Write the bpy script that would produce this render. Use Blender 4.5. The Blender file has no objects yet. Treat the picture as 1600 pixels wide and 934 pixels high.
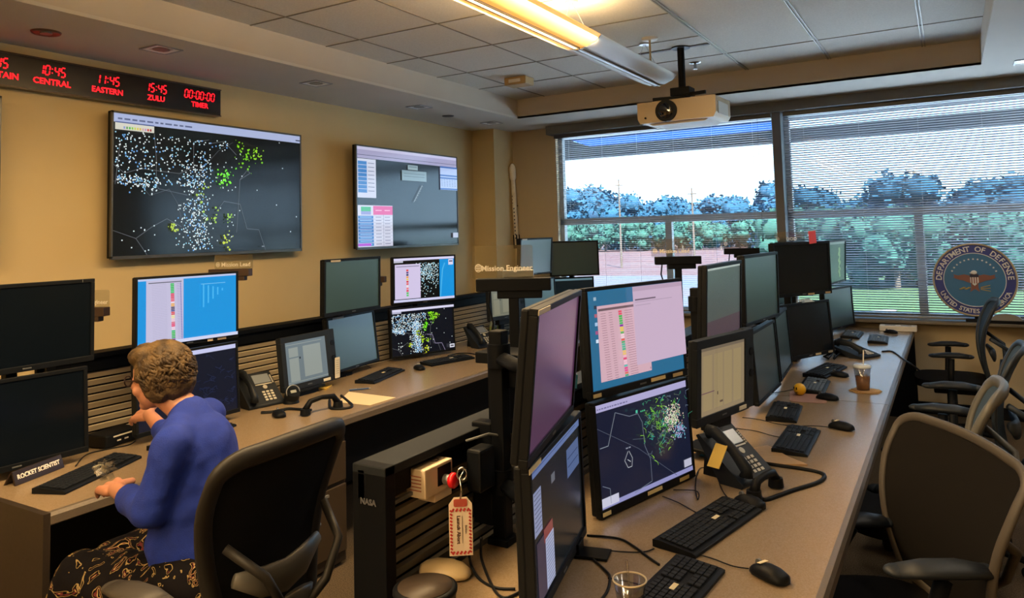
import bpy, bmesh, math, random
from mathutils import Vector, Matrix, Euler
random.seed(7)
S=bpy.context.scene
COL=S.collection
R=math.radians
PI=math.pi
# ---------------------------------------------------------------- camera
F_PX,CX,CY=1155.7,800.,285.3
YAW,PITCH,ROLL=R(-30.51),R(3.84),R(-1.54)
CAM=Vector((0,0,1.66))
def cam_axes():
    f=Vector((math.sin(YAW)*math.cos(PITCH),math.cos(YAW)*math.cos(PITCH),math.sin(PITCH)))
    r=Vector((math.cos(YAW),-math.sin(YAW),0)); u=r.cross(f)
    return math.cos(ROLL)*r+math.sin(ROLL)*u, -math.sin(ROLL)*r+math.cos(ROLL)*u, f
AR,AU,AF=cam_axes()
cd=bpy.data.cameras.new('camera'); cam=bpy.data.objects.new('camera',cd); COL.objects.link(cam)
cd.sensor_width=36; cd.lens=F_PX/1600*36; cd.shift_y=-(467-CY)/1600; cd.clip_end=600; cd.clip_start=.05
m=Matrix((AR,AU,-AF)).transposed().to_4x4(); m.translation=CAM; cam.matrix_world=m
S.camera=cam
def ray(x,y): return AR*((x-CX)/F_PX)-AU*((y-CY)/F_PX)+AF
def PZ(x,y,z=.742):
    d=ray(x,y); return CAM+d*((z-CAM.z)/d.z)
def PX(x,y,X):
    d=ray(x,y); return CAM+d*(X/d.x)
def PY(x,y,Y):
    d=ray(x,y); return CAM+d*(Y/d.y)
# ---------------------------------------------------------------- world, exposure
S.view_settings.view_transform='Standard'; S.view_settings.look='None'; S.view_settings.gamma=1
S.view_settings.use_curve_mapping=False; S.view_settings.exposure=0.0
SKY=5.6; LAMP_W=28.5; SUN=46; DAY=(.55,.8,1.15); WARM=(1,.71,.38)
w=bpy.data.worlds.new('world'); S.world=w; w.use_nodes=True; nt=w.node_tree; nt.nodes.clear()
tc=nt.nodes.new('ShaderNodeTexCoord'); sx=nt.nodes.new('ShaderNodeSeparateXYZ'); rp=nt.nodes.new('ShaderNodeValToRGB')
bg=nt.nodes.new('ShaderNodeBackground'); wo=nt.nodes.new('ShaderNodeOutputWorld')
nt.links.new(tc.outputs['Generated'],sx.inputs[0]); nt.links.new(sx.outputs['Z'],rp.inputs[0]); nt.links.new(rp.outputs[0],bg.inputs[0]); nt.links.new(bg.outputs[0],wo.inputs[0])
e=rp.color_ramp.elements; e[0].position=0.0; e[0].color=(.58,.80,1,1); e[1].position=.75; e[1].color=(.12,.33,.8,1)
k=e.new(.12); k.color=(.52,.76,1,1); k=e.new(.3); k.color=(.42,.70,1,1)
bg.inputs[1].default_value=SKY
sd=bpy.data.lights.new('sun','SUN'); sd.energy=SUN; sd.angle=R(1); sd.color=(1,.98,.95)
so=bpy.data.objects.new('sun',sd); COL.objects.link(so); so.rotation_euler=(R(42),0,R(35)); so.location=(5,-5,12)
def portal(x0,x1,z0,z1,y):
    d=bpy.data.lights.new('window_portal','AREA'); d.shape='RECTANGLE'; d.size=x1-x0; d.size_y=z1-z0; d.cycles.is_portal=True
    o=bpy.data.objects.new('window_portal',d); COL.objects.link(o); o.location=((x0+x1)/2,y,(z0+z1)/2); o.rotation_euler=(R(-90),0,0)
portal(-3.8,-1.4,.8,2.8,7.62); portal(-1.35,2.2,.8,2.8,7.62)
# ---------------------------------------------------------------- materials
def lin(c):
    if isinstance(c,str):
        c=[int(c[i:i+2],16)/255 for i in (0,2,4)]
        return tuple(x/12.92 if x<=.04045 else ((x+.055)/1.055)**2.4 for x in c)
    return tuple(c)
MATS={}
def mat(name,col='808080',rough=.5,metal=0,bump=None,var=None,spec=.5,emit=None,estr=0,alpha=None,trans=0,coat=0):
    if name in MATS: return MATS[name]
    m=bpy.data.materials.new(name); m.use_nodes=True; nt=m.node_tree; b=nt.nodes['Principled BSDF']
    c=lin(col); b.inputs['Base Color'].default_value=(*c,1); b.inputs['Roughness'].default_value=rough; b.inputs['Metallic'].default_value=metal
    b.inputs['Specular IOR Level'].default_value=spec; b.inputs['Transmission Weight'].default_value=trans; b.inputs['Coat Weight'].default_value=coat
    if emit: b.inputs['Emission Color'].default_value=(*lin(emit),1); b.inputs['Emission Strength'].default_value=estr
    if alpha is not None: b.inputs['Alpha'].default_value=alpha
    t=nt.nodes.new('ShaderNodeTexCoord')
    if var: # (scale, other colour, detail)
        n=nt.nodes.new('ShaderNodeTexNoise'); n.inputs['Scale'].default_value=var[0]; n.inputs['Detail'].default_value=4
        r=nt.nodes.new('ShaderNodeValToRGB'); r.color_ramp.elements[0].position=.35; r.color_ramp.elements[1].position=.65
        r.color_ramp.elements[0].color=(*c,1); r.color_ramp.elements[1].color=(*lin(var[1]),1)
        nt.links.new(t.outputs['Object'],n.inputs['Vector']); nt.links.new(n.outputs[0],r.inputs[0]); nt.links.new(r.outputs[0],b.inputs['Base Color'])
    if bump:
        n=nt.nodes.new('ShaderNodeTexNoise'); n.inputs['Scale'].default_value=bump[0]; n.inputs['Detail'].default_value=3
        bp=nt.nodes.new('ShaderNodeBump'); bp.inputs['Strength'].default_value=bump[1]; bp.inputs['Distance'].default_value=.003
        nt.links.new(t.outputs['Object'],n.inputs['Vector']); nt.links.new(n.outputs[0],bp.inputs['Height']); nt.links.new(bp.outputs[0],b.inputs['Normal'])
    MATS[name]=m; return m
def px_mat(name,strength,rough=.22,spec=.5,base=(.006,.008,.011)):
    m=bpy.data.materials.new(name); m.use_nodes=True; nt=m.node_tree; b=nt.nodes['Principled BSDF']
    b.inputs['Base Color'].default_value=(*base,1); b.inputs['Roughness'].default_value=rough; b.inputs['Specular IOR Level'].default_value=spec
    a=nt.nodes.new('ShaderNodeVertexColor'); a.layer_name='Col'; nt.links.new(a.outputs[0],b.inputs['Emission Color']); b.inputs['Emission Strength'].default_value=strength
    MATS[name]=m; return m
BLK=mat('black_plastic','0f1217',.5,bump=(400,.06),spec=.16); DGREY=mat('charcoal_plastic','1b2027',.5,bump=(300,.08),spec=.25)
GREY=mat('grey_plastic','5a5d60',.45,bump=(300,.05)); SILV=mat('silver_trim','9a9ea2',.35,.6,bump=(200,.03))
KEY=mat('key_plastic','171b22',.5,bump=(500,.05),spec=.25); LBL=mat('label_paper','e0d4b0',.7,bump=(300,.05)); WHT=mat('white_plastic','d9d5cb',.5,bump=(200,.03))
WALL=mat('wall_paint','c8b488',.82,bump=(220,.12),var=(1.3,'c3ae82'))
WALL_SHADED=mat('wall_paint_shaded','bcae92',.82,bump=(220,.12),var=(1.3,'b7a98d'))  # same paint as the other walls, weaker warm light put into its colour
CEIL=mat('ceiling_paint','c9c5ba',.9,bump=(150,.1),var=(2,'c5c1b6'))
TILE=mat('ceiling_tile','d0cdc2',.95,bump=(260,.35),var=(90,'c6c3b8'))
BULK=mat('bulkhead_paint','beb7aa',.85,bump=(180,.1),var=(2,'bab3a6'))
LAM=mat('desk_laminate','93806a',.25,spec=.8,bump=(350,.05),var=(240,'877459'))
EDGE=mat('desk_edge','63594f',.4,bump=(200,.05),var=(150,'5c5349'))
PANEL=mat('desk_panel','2e251c',.55,bump=(120,.08),var=(60,'2a2118'))
CARPET=mat('carpet','6e604e',.98,bump=(700,1.0),var=(170,'483d31'),spec=.1)
SLAT=mat('slat_metal','a89c86',.5,0,bump=(80,.05)); SLATD=mat('slat_dark','7c766c',.5,0,bump=(80,.05)); RAIL=mat('rail_black','080b11',.55,0,bump=(120,.05),spec=.12)
RAILTOP=mat('rail_cap','1b2026',.6,0,spec=.2,bump=(600,.25))
FAB=mat('chair_mesh','101012',.9,bump=(900,.6),spec=.15); FABB=mat('chair_mesh_blue','33465a',.8,spec=.3,bump=(900,.6)); CHF=mat('chair_frame','262422',.5,bump=(150,.06),spec=.3); CHG=mat('chair_frame_grey','56544f',.45,bump=(150,.06))
BLIND=mat('blind_metal','84888c',.5,0,bump=(60,.03)); FRAME=mat('window_frame_metal','969c9c',.5,0,bump=(90,.05)); HEAD=mat('header_dark','6c7274',.6,bump=(90,.05))
SKIN=mat('skin','b98368',.5,bump=(160,.12),var=(14,'ae755b')); SWEAT=mat('blue_knit','0b2c92',.85,bump=(260,.5),var=(30,'0a2784'))
PAPER=mat('paper','d8c6a4',.8,bump=(150,.05)); CHROME=mat('chrome','b8b8b8',.15,1,bump=(90,.01))
PX=PX
SCR=px_mat('lit_screen',1.0); SCROFF=px_mat('dark_screen',1.0,.2,.22,(.003,.005,.008)); TVS=px_mat('tv_screen',1.0,.12,.6)
def glassmat(name,tint,gl=.06,rough=0.0):
    m=bpy.data.materials.new(name); m.use_nodes=True; nt=m.node_tree; nt.nodes.clear(); o=nt.nodes.new('ShaderNodeOutputMaterial')
    t=nt.nodes.new('ShaderNodeBsdfTransparent'); t.inputs[0].default_value=(*tint,1); g=nt.nodes.new('ShaderNodeBsdfGlossy'); g.inputs['Roughness'].default_value=rough
    x=nt.nodes.new('ShaderNodeMixShader'); x.inputs[0].default_value=gl
    nt.links.new(t.outputs[0],x.inputs[1]); nt.links.new(g.outputs[0],x.inputs[2]); nt.links.new(x.outputs[0],o.inputs[0]); MATS[name]=m; return m
GLASS=glassmat('window_glass',(.91,.965,.99)); ACRYL=glassmat('clear_acrylic',(.86,.88,.88),.12,.1); BLUEG=glassmat('blue_canopy_glass',(.01,.27,.60),.03)
CUPM=glassmat('cup_plastic',(.85,.85,.85),.2,.1)
# ---------------------------------------------------------------- mesh builder
class MB:
    def __init__(s): s.v=[]; s.f=[]; s.sm=[]; s.c=[]; s.col=None; s.M=Matrix.Identity(4)
    def add(s,vs,fs,smooth=False):
        o=len(s.v); s.v+=[s.M@Vector(v) for v in vs]
        for f in fs: s.f.append([i+o for i in f]); s.sm.append(smooth); s.c.append(s.col)
    def box(s,c,d,rot=None):
        x,y,z=[k/2 for k in d]; vs=[Vector((a,b,e)) for a in(-x,x) for b in(-y,y) for e in(-z,z)]
        if rot is not None:
            q=Euler(rot).to_matrix(); vs=[q@v for v in vs]
        c=Vector(c); s.add([v+c for v in vs],[(0,1,3,2),(4,6,7,5),(0,4,5,1),(2,3,7,6),(0,2,6,4),(1,5,7,3)])
    def bb(s,a,b): s.box([(p+q)/2 for p,q in zip(a,b)],[abs(q-p) for p,q in zip(a,b)])
    def cyl(s,p,q,r,r2=None,seg=16,cap=True):
        p=Vector(p);q=Vector(q);r2=r if r2 is None else r2; d=(q-p).normalized(); a=d.orthogonal().normalized(); b=d.cross(a)
        vs=[p+(a*math.cos(t)+b*math.sin(t))*r for t in [2*PI*i/seg for i in range(seg)]]+[q+(a*math.cos(t)+b*math.sin(t))*r2 for t in [2*PI*i/seg for i in range(seg)]]
        s.add(vs,[(i,(i+1)%seg,seg+(i+1)%seg,seg+i) for i in range(seg)],True)
        if cap: s.add(vs,[tuple(range(seg))[::-1],tuple(range(seg,2*seg))])
    def sweep(s,pts,rads,seg=8,closed=False,up=None,smooth=True):
        # rads: number or list of (a,b) half sizes in frame (normal, binormal)
        pts=[Vector(p) for p in pts]; n=len(pts); vs=[]; prev=None
        for i,p in enumerate(pts):
            if closed: t=pts[(i+1)%n]-pts[i-1]
            else: t=pts[min(i+1,n-1)]-pts[max(i-1,0)]
            t.normalize()
            if up is not None: a=Vector(up)-t*t.dot(Vector(up)); a=a.normalized() if a.length>1e-4 else t.orthogonal().normalized()
            elif prev is None: a=t.orthogonal().normalized()
            else: a=(prev-t*t.dot(prev)).normalized()
            prev=a; b=t.cross(a); r=rads if not isinstance(rads,(list,tuple)) or (isinstance(rads,tuple)) else rads[i]
            ra,rb=(r,r) if not isinstance(r,tuple) else r
            vs+=[p+a*math.cos(2*PI*k/seg)*ra+b*math.sin(2*PI*k/seg)*rb for k in range(seg)]
        fs=[]
        for i in range(n if closed else n-1):
            j=(i+1)%n
            fs+=[(i*seg+k,i*seg+(k+1)%seg,j*seg+(k+1)%seg,j*seg+k) for k in range(seg)]
        if not closed: fs+=[tuple(range(seg))[::-1],tuple(range((n-1)*seg,n*seg))]
        s.add(vs,fs,smooth)
    def ell(s,c,r,rot=None,seg=16,rings=10):
        c=Vector(c); q=Euler(rot).to_matrix() if rot else Matrix.Identity(3); vs=[]; fs=[]
        for i in range(rings+1):
            ph=PI*i/rings
            for k in range(seg):
                th=2*PI*k/seg; vs.append(c+q@Vector((r[0]*math.sin(ph)*math.cos(th),r[1]*math.sin(ph)*math.sin(th),r[2]*math.cos(ph))))
        for i in range(rings):
            for k in range(seg): fs.append((i*seg+k,(i+1)*seg+k,(i+1)*seg+(k+1)%seg,i*seg+(k+1)%seg))
        s.add(vs,fs,True)
    def cap(s,p,q,r,r2,seg=14):
        s.cyl(p,q,r,r2,seg); s.ell(p,(r,r,r),None,seg,8); s.ell(q,(r2,r2,r2),None,seg,8)
    def lathe(s,prof,c=(0,0,0),seg=28,smooth=True):
        vs=[(c[0]+r*math.cos(2*PI*k/seg),c[1]+r*math.sin(2*PI*k/seg),c[2]+z) for r,z in prof for k in range(seg)]
        s.add(vs,[(i*seg+k,i*seg+(k+1)%seg,(i+1)*seg+(k+1)%seg,(i+1)*seg+k) for i in range(len(prof)-1) for k in range(seg)],smooth)
    def prism(s,poly,a,b,axis='y',smooth=False):
        def mk(p,t): return {'x':(t,p[0],p[1]),'y':(p[0],t,p[1]),'z':(p[0],p[1],t)}[axis]
        n=len(poly); vs=[mk(p,a) for p in poly]+[mk(p,b) for p in poly]
        s.add(vs,[(i,(i+1)%n,n+(i+1)%n,n+i) for i in range(n)],smooth); s.add(vs,[tuple(range(n))[::-1],tuple(range(n,2*n))])
    def quad(s,a,b,c,d): s.add([a,b,c,d],[(0,1,2,3)])
    def text(s,body,size,M,bold=0,extr=.0006,sx=1):
        me=text_mesh(body,size,bold,extr); q=Matrix.Diagonal((sx,1,1,1))
        s.add([M@(q@v.co) for v in me.vertices],[tuple(p.vertices) for p in me.polygons])
def text_mesh(body,size,bold=0,extr=.0006):
    cu=bpy.data.curves.new('t','FONT'); cu.body=body; cu.size=size; cu.align_x='CENTER'; cu.align_y='CENTER'; cu.extrude=extr; cu.offset=bold; cu.resolution_u=2
    ob=bpy.data.objects.new('t',cu); me=bpy.data.meshes.new_from_object(ob); bpy.data.objects.remove(ob); bpy.data.curves.remove(cu); return me
def obj(name,mb,m,parent=None,bev=0,seg=2):
    me=bpy.data.meshes.new(name); me.from_pydata([tuple(v) for v in mb.v],[],mb.f); 
    me.polygons.foreach_set('use_smooth',mb.sm)
    if any(c is not None for c in mb.c):
        a=me.color_attributes.new('Col','FLOAT_COLOR','CORNER'); 
        for p,c in zip(me.polygons,mb.c):
            cc=(*lin(c or (0,0,0)),1)
            for li in p.loop_indices: a.data[li].color=cc
    bm=bmesh.new(); bm.from_mesh(me)
    if not any(c is not None for c in mb.c) : bmesh.ops.recalc_face_normals(bm,faces=bm.faces)
    bm.to_mesh(me); bm.free()
    me.materials.append(m); o=bpy.data.objects.new(name,me); COL.objects.link(o)
    if parent is not None: o.parent=parent
    if bev: 
        b=o.modifiers.new('bevel','BEVEL'); b.width=bev; b.segments=seg; b.limit_method='ANGLE'; b.angle_limit=R(40); b.harden_normals=False
    return o
def tag(o,label,cat,group=None,kind=None):
    o['label']=label; o['category']=cat
    if group: o['group']=group
    if kind: o['kind']=kind
    return o
def thing(name,label,cat,loc=(0,0,0),rz=0,group=None):
    o=bpy.data.objects.new(name,None); COL.objects.link(o); o.location=loc; o.rotation_euler=(0,0,R(rz)); o.empty_display_size=.05
    return tag(o,label,cat,group)
def struct(name,mb,m,parent=None,bev=0):
    o=obj(name,mb,m,parent,bev)
    if parent is None: o['kind']='structure'
    return o
def dup(root,loc,rz=None,label=None,group=None):
    r=root.copy(); COL.objects.link(r); r.location=loc
    if rz is not None: r.rotation_euler=(0,0,R(rz))
    if label: r['label']=label
    if group: r['group']=group
    def rec(src,dst):
        for ch in src.children:
            c=ch.copy(); COL.objects.link(c); c.parent=dst; rec(ch,c)
    rec(root,r); return r
def TR(loc,rot=(0,0,0)): return Matrix.Translation(loc)@Euler(rot).to_matrix().to_4x4()
def rrect(w,h,r,n=4,cx=0,cz=0):
    o=[]
    for (sx,sz,a) in ((1,1,0),(-1,1,90),(-1,-1,180),(1,-1,270)):
        for i in range(n+1):
            t=R(a+90*i/n); o.append((cx+sx*(w/2-r)+r*math.cos(t),cz+sz*(h/2-r)+r*math.sin(t)))
    return o
DZ=.74
#SECTION2
# ================================================================ ROOM
XL,XR,YN,YB=-4.65,3.2,-5.2,7.43
ZS,ZC=2.83,3.03
b=MB(); b.bb((XL,YN,-.08),(XR,YB,0)); struct('floor',b,CARPET)
b=MB(); b.bb((XL-.12,YN,0),(XL,YB,ZC)); struct('wall_left',b,WALL)
b=MB(); b.bb((XL,YB,0),(-3.79,YB+.2,ZC)); b.bb((-3.79,YB,0),(2.4,YB+.2,.785)); b.bb((2.4,YB,0),(XR,YB+.2,ZC)); b.bb((-3.79,YB,2.83),(2.4,YB+.2,ZC)); struct('wall_back',b,WALL_SHADED)
b=MB(); b.bb((XL,7.02,0),(-4.36,YB,ZS)); struct('wall_column',b,WALL)
b=MB(); b.bb((XR,YN,0),(XR+.12,YB,ZC)); struct('wall_right',b,WALL)
b=MB(); b.bb((XL,YN-.12,0),(XR,YN,ZC)); struct('wall_near',b,WALL)
CX0,CX1,CY0,CY1=-3.79,.27,-4.6,6.58
b=MB(); b.bb((XL,YN,ZS),(CX0,YB,ZS+.02)); b.bb((CX1,YN,ZS),(XR,YB,ZS+.02)); b.bb((CX0,CY1,ZS),(CX1,YB,ZS+.02)); b.bb((CX0,YN,ZS),(CX1,CY0,ZS+.02)); struct('ceiling',b,CEIL)
b=MB(); b.bb((CX0-.02,CY0,ZS),(CX0,CY1,ZC)); b.bb((CX1,CY0,ZS),(CX1+.02,CY1,ZC)); b.bb((CX0-.02,CY1,ZS),(CX1+.02,CY1+.02,ZC)); b.bb((CX0-.02,CY0-.02,ZS),(CX1+.02,CY0,ZC)); struct('ceiling_bulkhead',b,BULK)
b=MB(); b.bb((CX0-.02,CY0-.02,ZC),(CX1+.02,CY1+.02,ZC+.03)); struct('ceiling_tiles',b,TILE)
gr=mat('grid_line','7b7668',.8,bump=(90,.05)); grl=mat('grid_line_bright','9c9a92',.5,.3,bump=(90,.05))
b=MB()
for y in (-4.19,-3.52,-2.85,-2.18,-1.51,-.84,-.17,.5,1.17,1.84,2.51,3.18,3.85,4.52,5.19,5.86): b.bb((CX0,y-.005,ZC-.004),(CX1 if y>5.8 else -1.46,y+.005,ZC+.001))
for x in (-2.13,-2.8,-3.47): b.bb((x-.005,CY0,ZC-.004),(x+.005,CY1,ZC+.001))
struct('trim_1',b,gr)
b=MB()
for x in (-1.455,-.785,-.1):
    b.bb((x-.014,CY0,ZC-.008),(x-.006,CY1,ZC+.001)); b.bb((x+.006,CY0,ZC-.008),(x+.014,CY1,ZC+.001))
struct('trim_2',b,grl)
b=MB(); b.bb((-2.08,5.44,ZC-.006),(-1.47,5.475,ZC+.001)); struct('trim_3',b,mat('slot_dark','3a2c28',.7,bump=(90,.05)))
b=MB(); b.bb((-3.79,YB-.012,0),(2.4,YB,.10)); struct('baseboard_back',b,RAIL)
b=MB(); b.bb((XL,YN,0),(XL+.012,7.02,.10)); struct('baseboard_left',b,RAIL)
# window wall: sill, header, frames, glass
b=MB(); b.bb((-3.79,7.25,.785),(2.4,YB+.16,.81)); struct('trim_4',b,mat('sill_stone','6e675c',.4,bump=(60,.1)),bev=.004)
b=MB(); b.bb((-3.83,7.27,2.735),(2.45,YB+.02,2.829)); struct('trim_5',b,HEAD)
def win(n,x0,x1,xm):
    b=MB(); y0,y1=7.49,7.56
    t=.05
    b.bb((x0,y0,.81),(x0+t,y1,2.75)); b.bb((x1-t,y0,.81),(x1,y1,2.75)); b.bb((x0,y0,2.70),(x1,y1,2.83)); b.bb((x0,y0,.81),(x1,y1,.85))
    b.bb((x0,y0,1.725),(x1,y1,1.795)); b.bb((xm-.035,y0,.85),(xm+.035,y1,1.725))
    if n==2: b.bb((1.0,y0,.85),(1.07,y1,1.725))
    fr=struct('window_%d'%n,b,FRAME,bev=.004)
    b=MB(); b.bb((x0+t,7.52,.85),(x1-t,7.526,2.70)); struct('window_pane',b,GLASS,fr)
win(1,-3.79,-1.40,-2.535); win(2,-1.34,2.4,-.24)
b=MB(); b.bb((-1.412,7.33,.81),(-1.338,7.60,2.735)); struct('trim_6',b,mat('mullion_grey','5c6268',.5,bump=(60,.03)))
def blind(x0,x1,tilt,z1,label,cords):
    t=thing('window_blind',label,'blind',((x0+x1)/2,7.385,.82),0,'horizontal blinds over the windows')
    L=x1-x0; b=MB(); b.box((0,0,1.895),(L,.045,.04)); obj('headrail',b,mat('blind_headrail','5b6066',.4,.4,bump=(60,.03)),t,.003)
    b=MB(); z=.03; 
    while z<1.87:
        c,s_=math.cos(R(tilt)),math.sin(R(tilt)); h=.0125
        vs=[(-L/2,-h*c,z-h*s_),(L/2,-h*c,z-h*s_),(L/2,0,z+.0012),(-L/2,0,z+.0012),(L/2,h*c,z+h*s_),(-L/2,h*c,z+h*s_)]
        vs+=[(x,y,zz-.0006) for x,y,zz in vs]
        b.add(vs,[(0,1,2,3),(3,2,4,5),(9,8,7,6),(11,10,8,9),(0,6,7,1),(5,4,10,11),(0,3,9,6),(3,5,11,9),(1,7,8,2),(2,8,10,4)]); z+=.0212
    sl=obj('slats',b,BLIND,t)
    b=MB(); b.box((0,0,.01),(L,.028,.016)); obj('bottom_rail',b,BLIND,t,.002)
    for k in range(cords):
        x=-L/2+.18+(L-.36)*k/(cords-1); b=MB(); b.cyl((x,-.016,.01),(x,-.016,1.88),.0011,seg=6); obj('ladder_cord',b,mat('cord_grey','a5abb0',.6,bump=(50,.02)),t)
    return t
bl=blind(-3.78,-1.43,-3,0,'wide horizontal metal blind lowered over the left window',6)
b=MB(); b.cyl((1.05,-.03,.72),(1.05,-.03,1.88),.0012,seg=6); b.ell((1.05,-.03,.70),(.008,.008,.014)); obj('pull_cord',b,BLK,bl)
blind(-1.32,2.35,-25,0,'wide horizontal metal blind lowered over the right window behind the round seal',8)
# ================================================================ OUTSIDE
GZ=-3.5
b=MB(); b.bb((-320,7.7,GZ-.2),(260,420,GZ))
struct('ground',b,mat('lawn','293f1a',.95,bump=(3,.3),var=(.08,'30491e')))
b=MB(); 
def gp(x,y): p=PZ(x,y,GZ+.03); return (p.x,p.y)
b.prism([gp(840,380),gp(1226,371),gp(1226,440),gp(1190,470),gp(840,470)],GZ+.01,GZ+.05,'z'); struct('ground_dirt',b,mat('field_dirt','43221d',.95,bump=(3,.2),var=(.15,'47332f')))
b=MB(); b.prism([gp(1345,487),gp(1404,484),gp(1390,493),gp(1330,496)],GZ+.05,GZ+.08,'z'); struct('ground_path',b,mat('concrete_path','6a6862',.9,bump=(3,.2),var=(.6,'605e58')))
b=MB(); b.prism([gp(870,432),gp(1222,430),gp(1222,520),gp(860,525)],GZ+.05,GZ+.07,'z'); struct('ground_lot',b,mat('pale_lot','3c424a',.9,bump=(3,.2),var=(.12,'463c3c')))
b=MB(); b.bb((-25,7.9,GZ),(25,30,GZ+.04)); struct('ground_bounce_slab',b,mat('pale_bounce','dde0e2',.9,bump=(3,.2),var=(.6,'d4d8da')))  # unseen pale slab added to bounce daylight up to the ceiling
def foliage(seed,r,n,h):
    rnd=random.Random(seed); b=MB(); blobs=[(rnd.uniform(-.55,.55)*r,rnd.uniform(-.4,.4)*r,h*rnd.uniform(.14,.84),r*rnd.uniform(.32,.6)) for _ in range(15)]
    blobs.append((0,0,h*.62,r*.7))
    for i in range(n):
        bx,by,bz,br=rnd.choice(blobs); u=Vector((rnd.gauss(0,1),rnd.gauss(0,1),rnd.gauss(0,1))).normalized()*br*rnd.uniform(.7,1.08)
        c=Vector((bx,by,bz))+u; s_=r*rnd.uniform(.05,.11); a=Vector((rnd.gauss(0,1),rnd.gauss(0,1),rnd.gauss(0,1))).normalized()*s_; q=a.orthogonal().normalized()*s_*.7
        b.quad(c-a,c+q,c+a,c-q)
    for bx,by,bz,br in blobs: b.ell((bx,by,bz),(br*.82,br*.82,br*.75),None,10,6)
    return b
LEAF=[mat('leaf_green_hazed','2f5044',.9,var=(.6,'213e38'),bump=(5,.1),spec=.05),mat('leaf_blue_hazed','234458',.9,var=(.6,'1e3c4e'),bump=(5,.1),spec=.05)]  # haze from air and window glass put into both leaf colours
BARK=mat('bark','4a3f35',.9,bump=(20,.4))
protos=[]
def tree(kind,seed,h,r,label,group,loc):
    t=thing('tree',label,'tree',loc,0,group)
    obj('crown',foliage(seed,r,1500,h),LEAF[kind],t)
    b=MB(); b.cyl((0,0,0),(0,0,h*.6),r*.07,r*.035,8); 
    for k in range(4):
        a=k*1.7; b.cyl((0,0,h*.35),(math.cos(a)*r*.4,math.sin(a)*r*.4,h*.6),r*.03,r*.015,6)
    obj('trunk',b,BARK,t); return t
FARL='distant bluish tree in the hazy line beyond the field'; FARG='distant trees beyond the field'
NEARL='bushy green tree in the thicket behind the lawn'; NEARG='bushy trees behind the lawn'
pf=[];pn=[]
def place(px,top,dist,kind,seedi):
    # centre column px, crown top at pixel row, distance
    d=ray(px,350); d.z=0; dd=d.normalized()*dist; tp=ray(px,top); zt=1.66+tp.z/math.hypot(tp.x,tp.y)*dist; h=zt-GZ
    lst=pf if kind else pn
    if len(lst)<=seedi%3 :
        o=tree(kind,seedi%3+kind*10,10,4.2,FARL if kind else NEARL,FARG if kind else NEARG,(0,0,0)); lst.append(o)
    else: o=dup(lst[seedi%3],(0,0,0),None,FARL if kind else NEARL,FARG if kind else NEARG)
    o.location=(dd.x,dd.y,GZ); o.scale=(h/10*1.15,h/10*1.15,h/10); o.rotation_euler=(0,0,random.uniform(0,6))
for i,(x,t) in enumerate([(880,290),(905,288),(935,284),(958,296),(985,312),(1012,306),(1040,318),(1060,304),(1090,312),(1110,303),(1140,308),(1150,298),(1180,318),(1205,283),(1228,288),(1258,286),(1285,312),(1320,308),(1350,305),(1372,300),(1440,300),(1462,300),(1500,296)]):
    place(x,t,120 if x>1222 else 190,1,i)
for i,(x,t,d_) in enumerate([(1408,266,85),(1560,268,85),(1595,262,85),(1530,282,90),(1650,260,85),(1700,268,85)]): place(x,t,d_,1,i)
for i,x in enumerate(range(1232,1720,33)): place(x,318+12*math.sin(i*2.1),68+3*math.sin(i),0,i)
for i,x in enumerate(range(885,1220,30)): place(x,340+3*math.sin(i*1.7),175,0,i)
for i,(x,t) in enumerate([(969,280),(1083,293)]):
    d=ray(x,350); d.z=0; dd=d.normalized()*100; tp=ray(x,t); zt=1.66+tp.z/math.hypot(tp.x,tp.y)*100
    o=thing('utility_pole','thin pole rising above the trees, '+('left of the two' if i==0 else 'right of the two'),'pole',(dd.x,dd.y,GZ))
    b=MB(); b.cyl((0,0,0),(0,0,zt-GZ),.16,.11,8); obj('shaft',b,BARK,o); b=MB(); b.box((0,0,zt-GZ-.8),(1.2,.12,.14)); obj('crossarm',b,BARK,o)
# building canopy just outside the window
DK=mat('canopy_dark','23262b',.7,bump=(20,.1)); 
b=MB(); b.bb((-8,9.45,2.67),(5,9.6,2.835)); b.bb((-8,9.45,2.955),(5,9.6,3.4)); b.bb((-8,7.7,3.3),(5,9.5,3.4)); cpy=struct('canopy',b,DK)
b=MB(); b.prism([(-4.62,2.955),(-4.30,2.835),(-1.70,2.835),(-1.70,2.955)],9.5,9.53,'y'); 
struct('canopy_panel',b,BLUEG,cpy)
b=MB(); b.bb((-8,9.45,2.835),(-4.62,9.6,2.955)); b.prism([(-4.63,2.955),(-4.63,2.835),(-4.30,2.835)],9.5,9.53,'y'); struct('canopy_end',b,DK)
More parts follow.
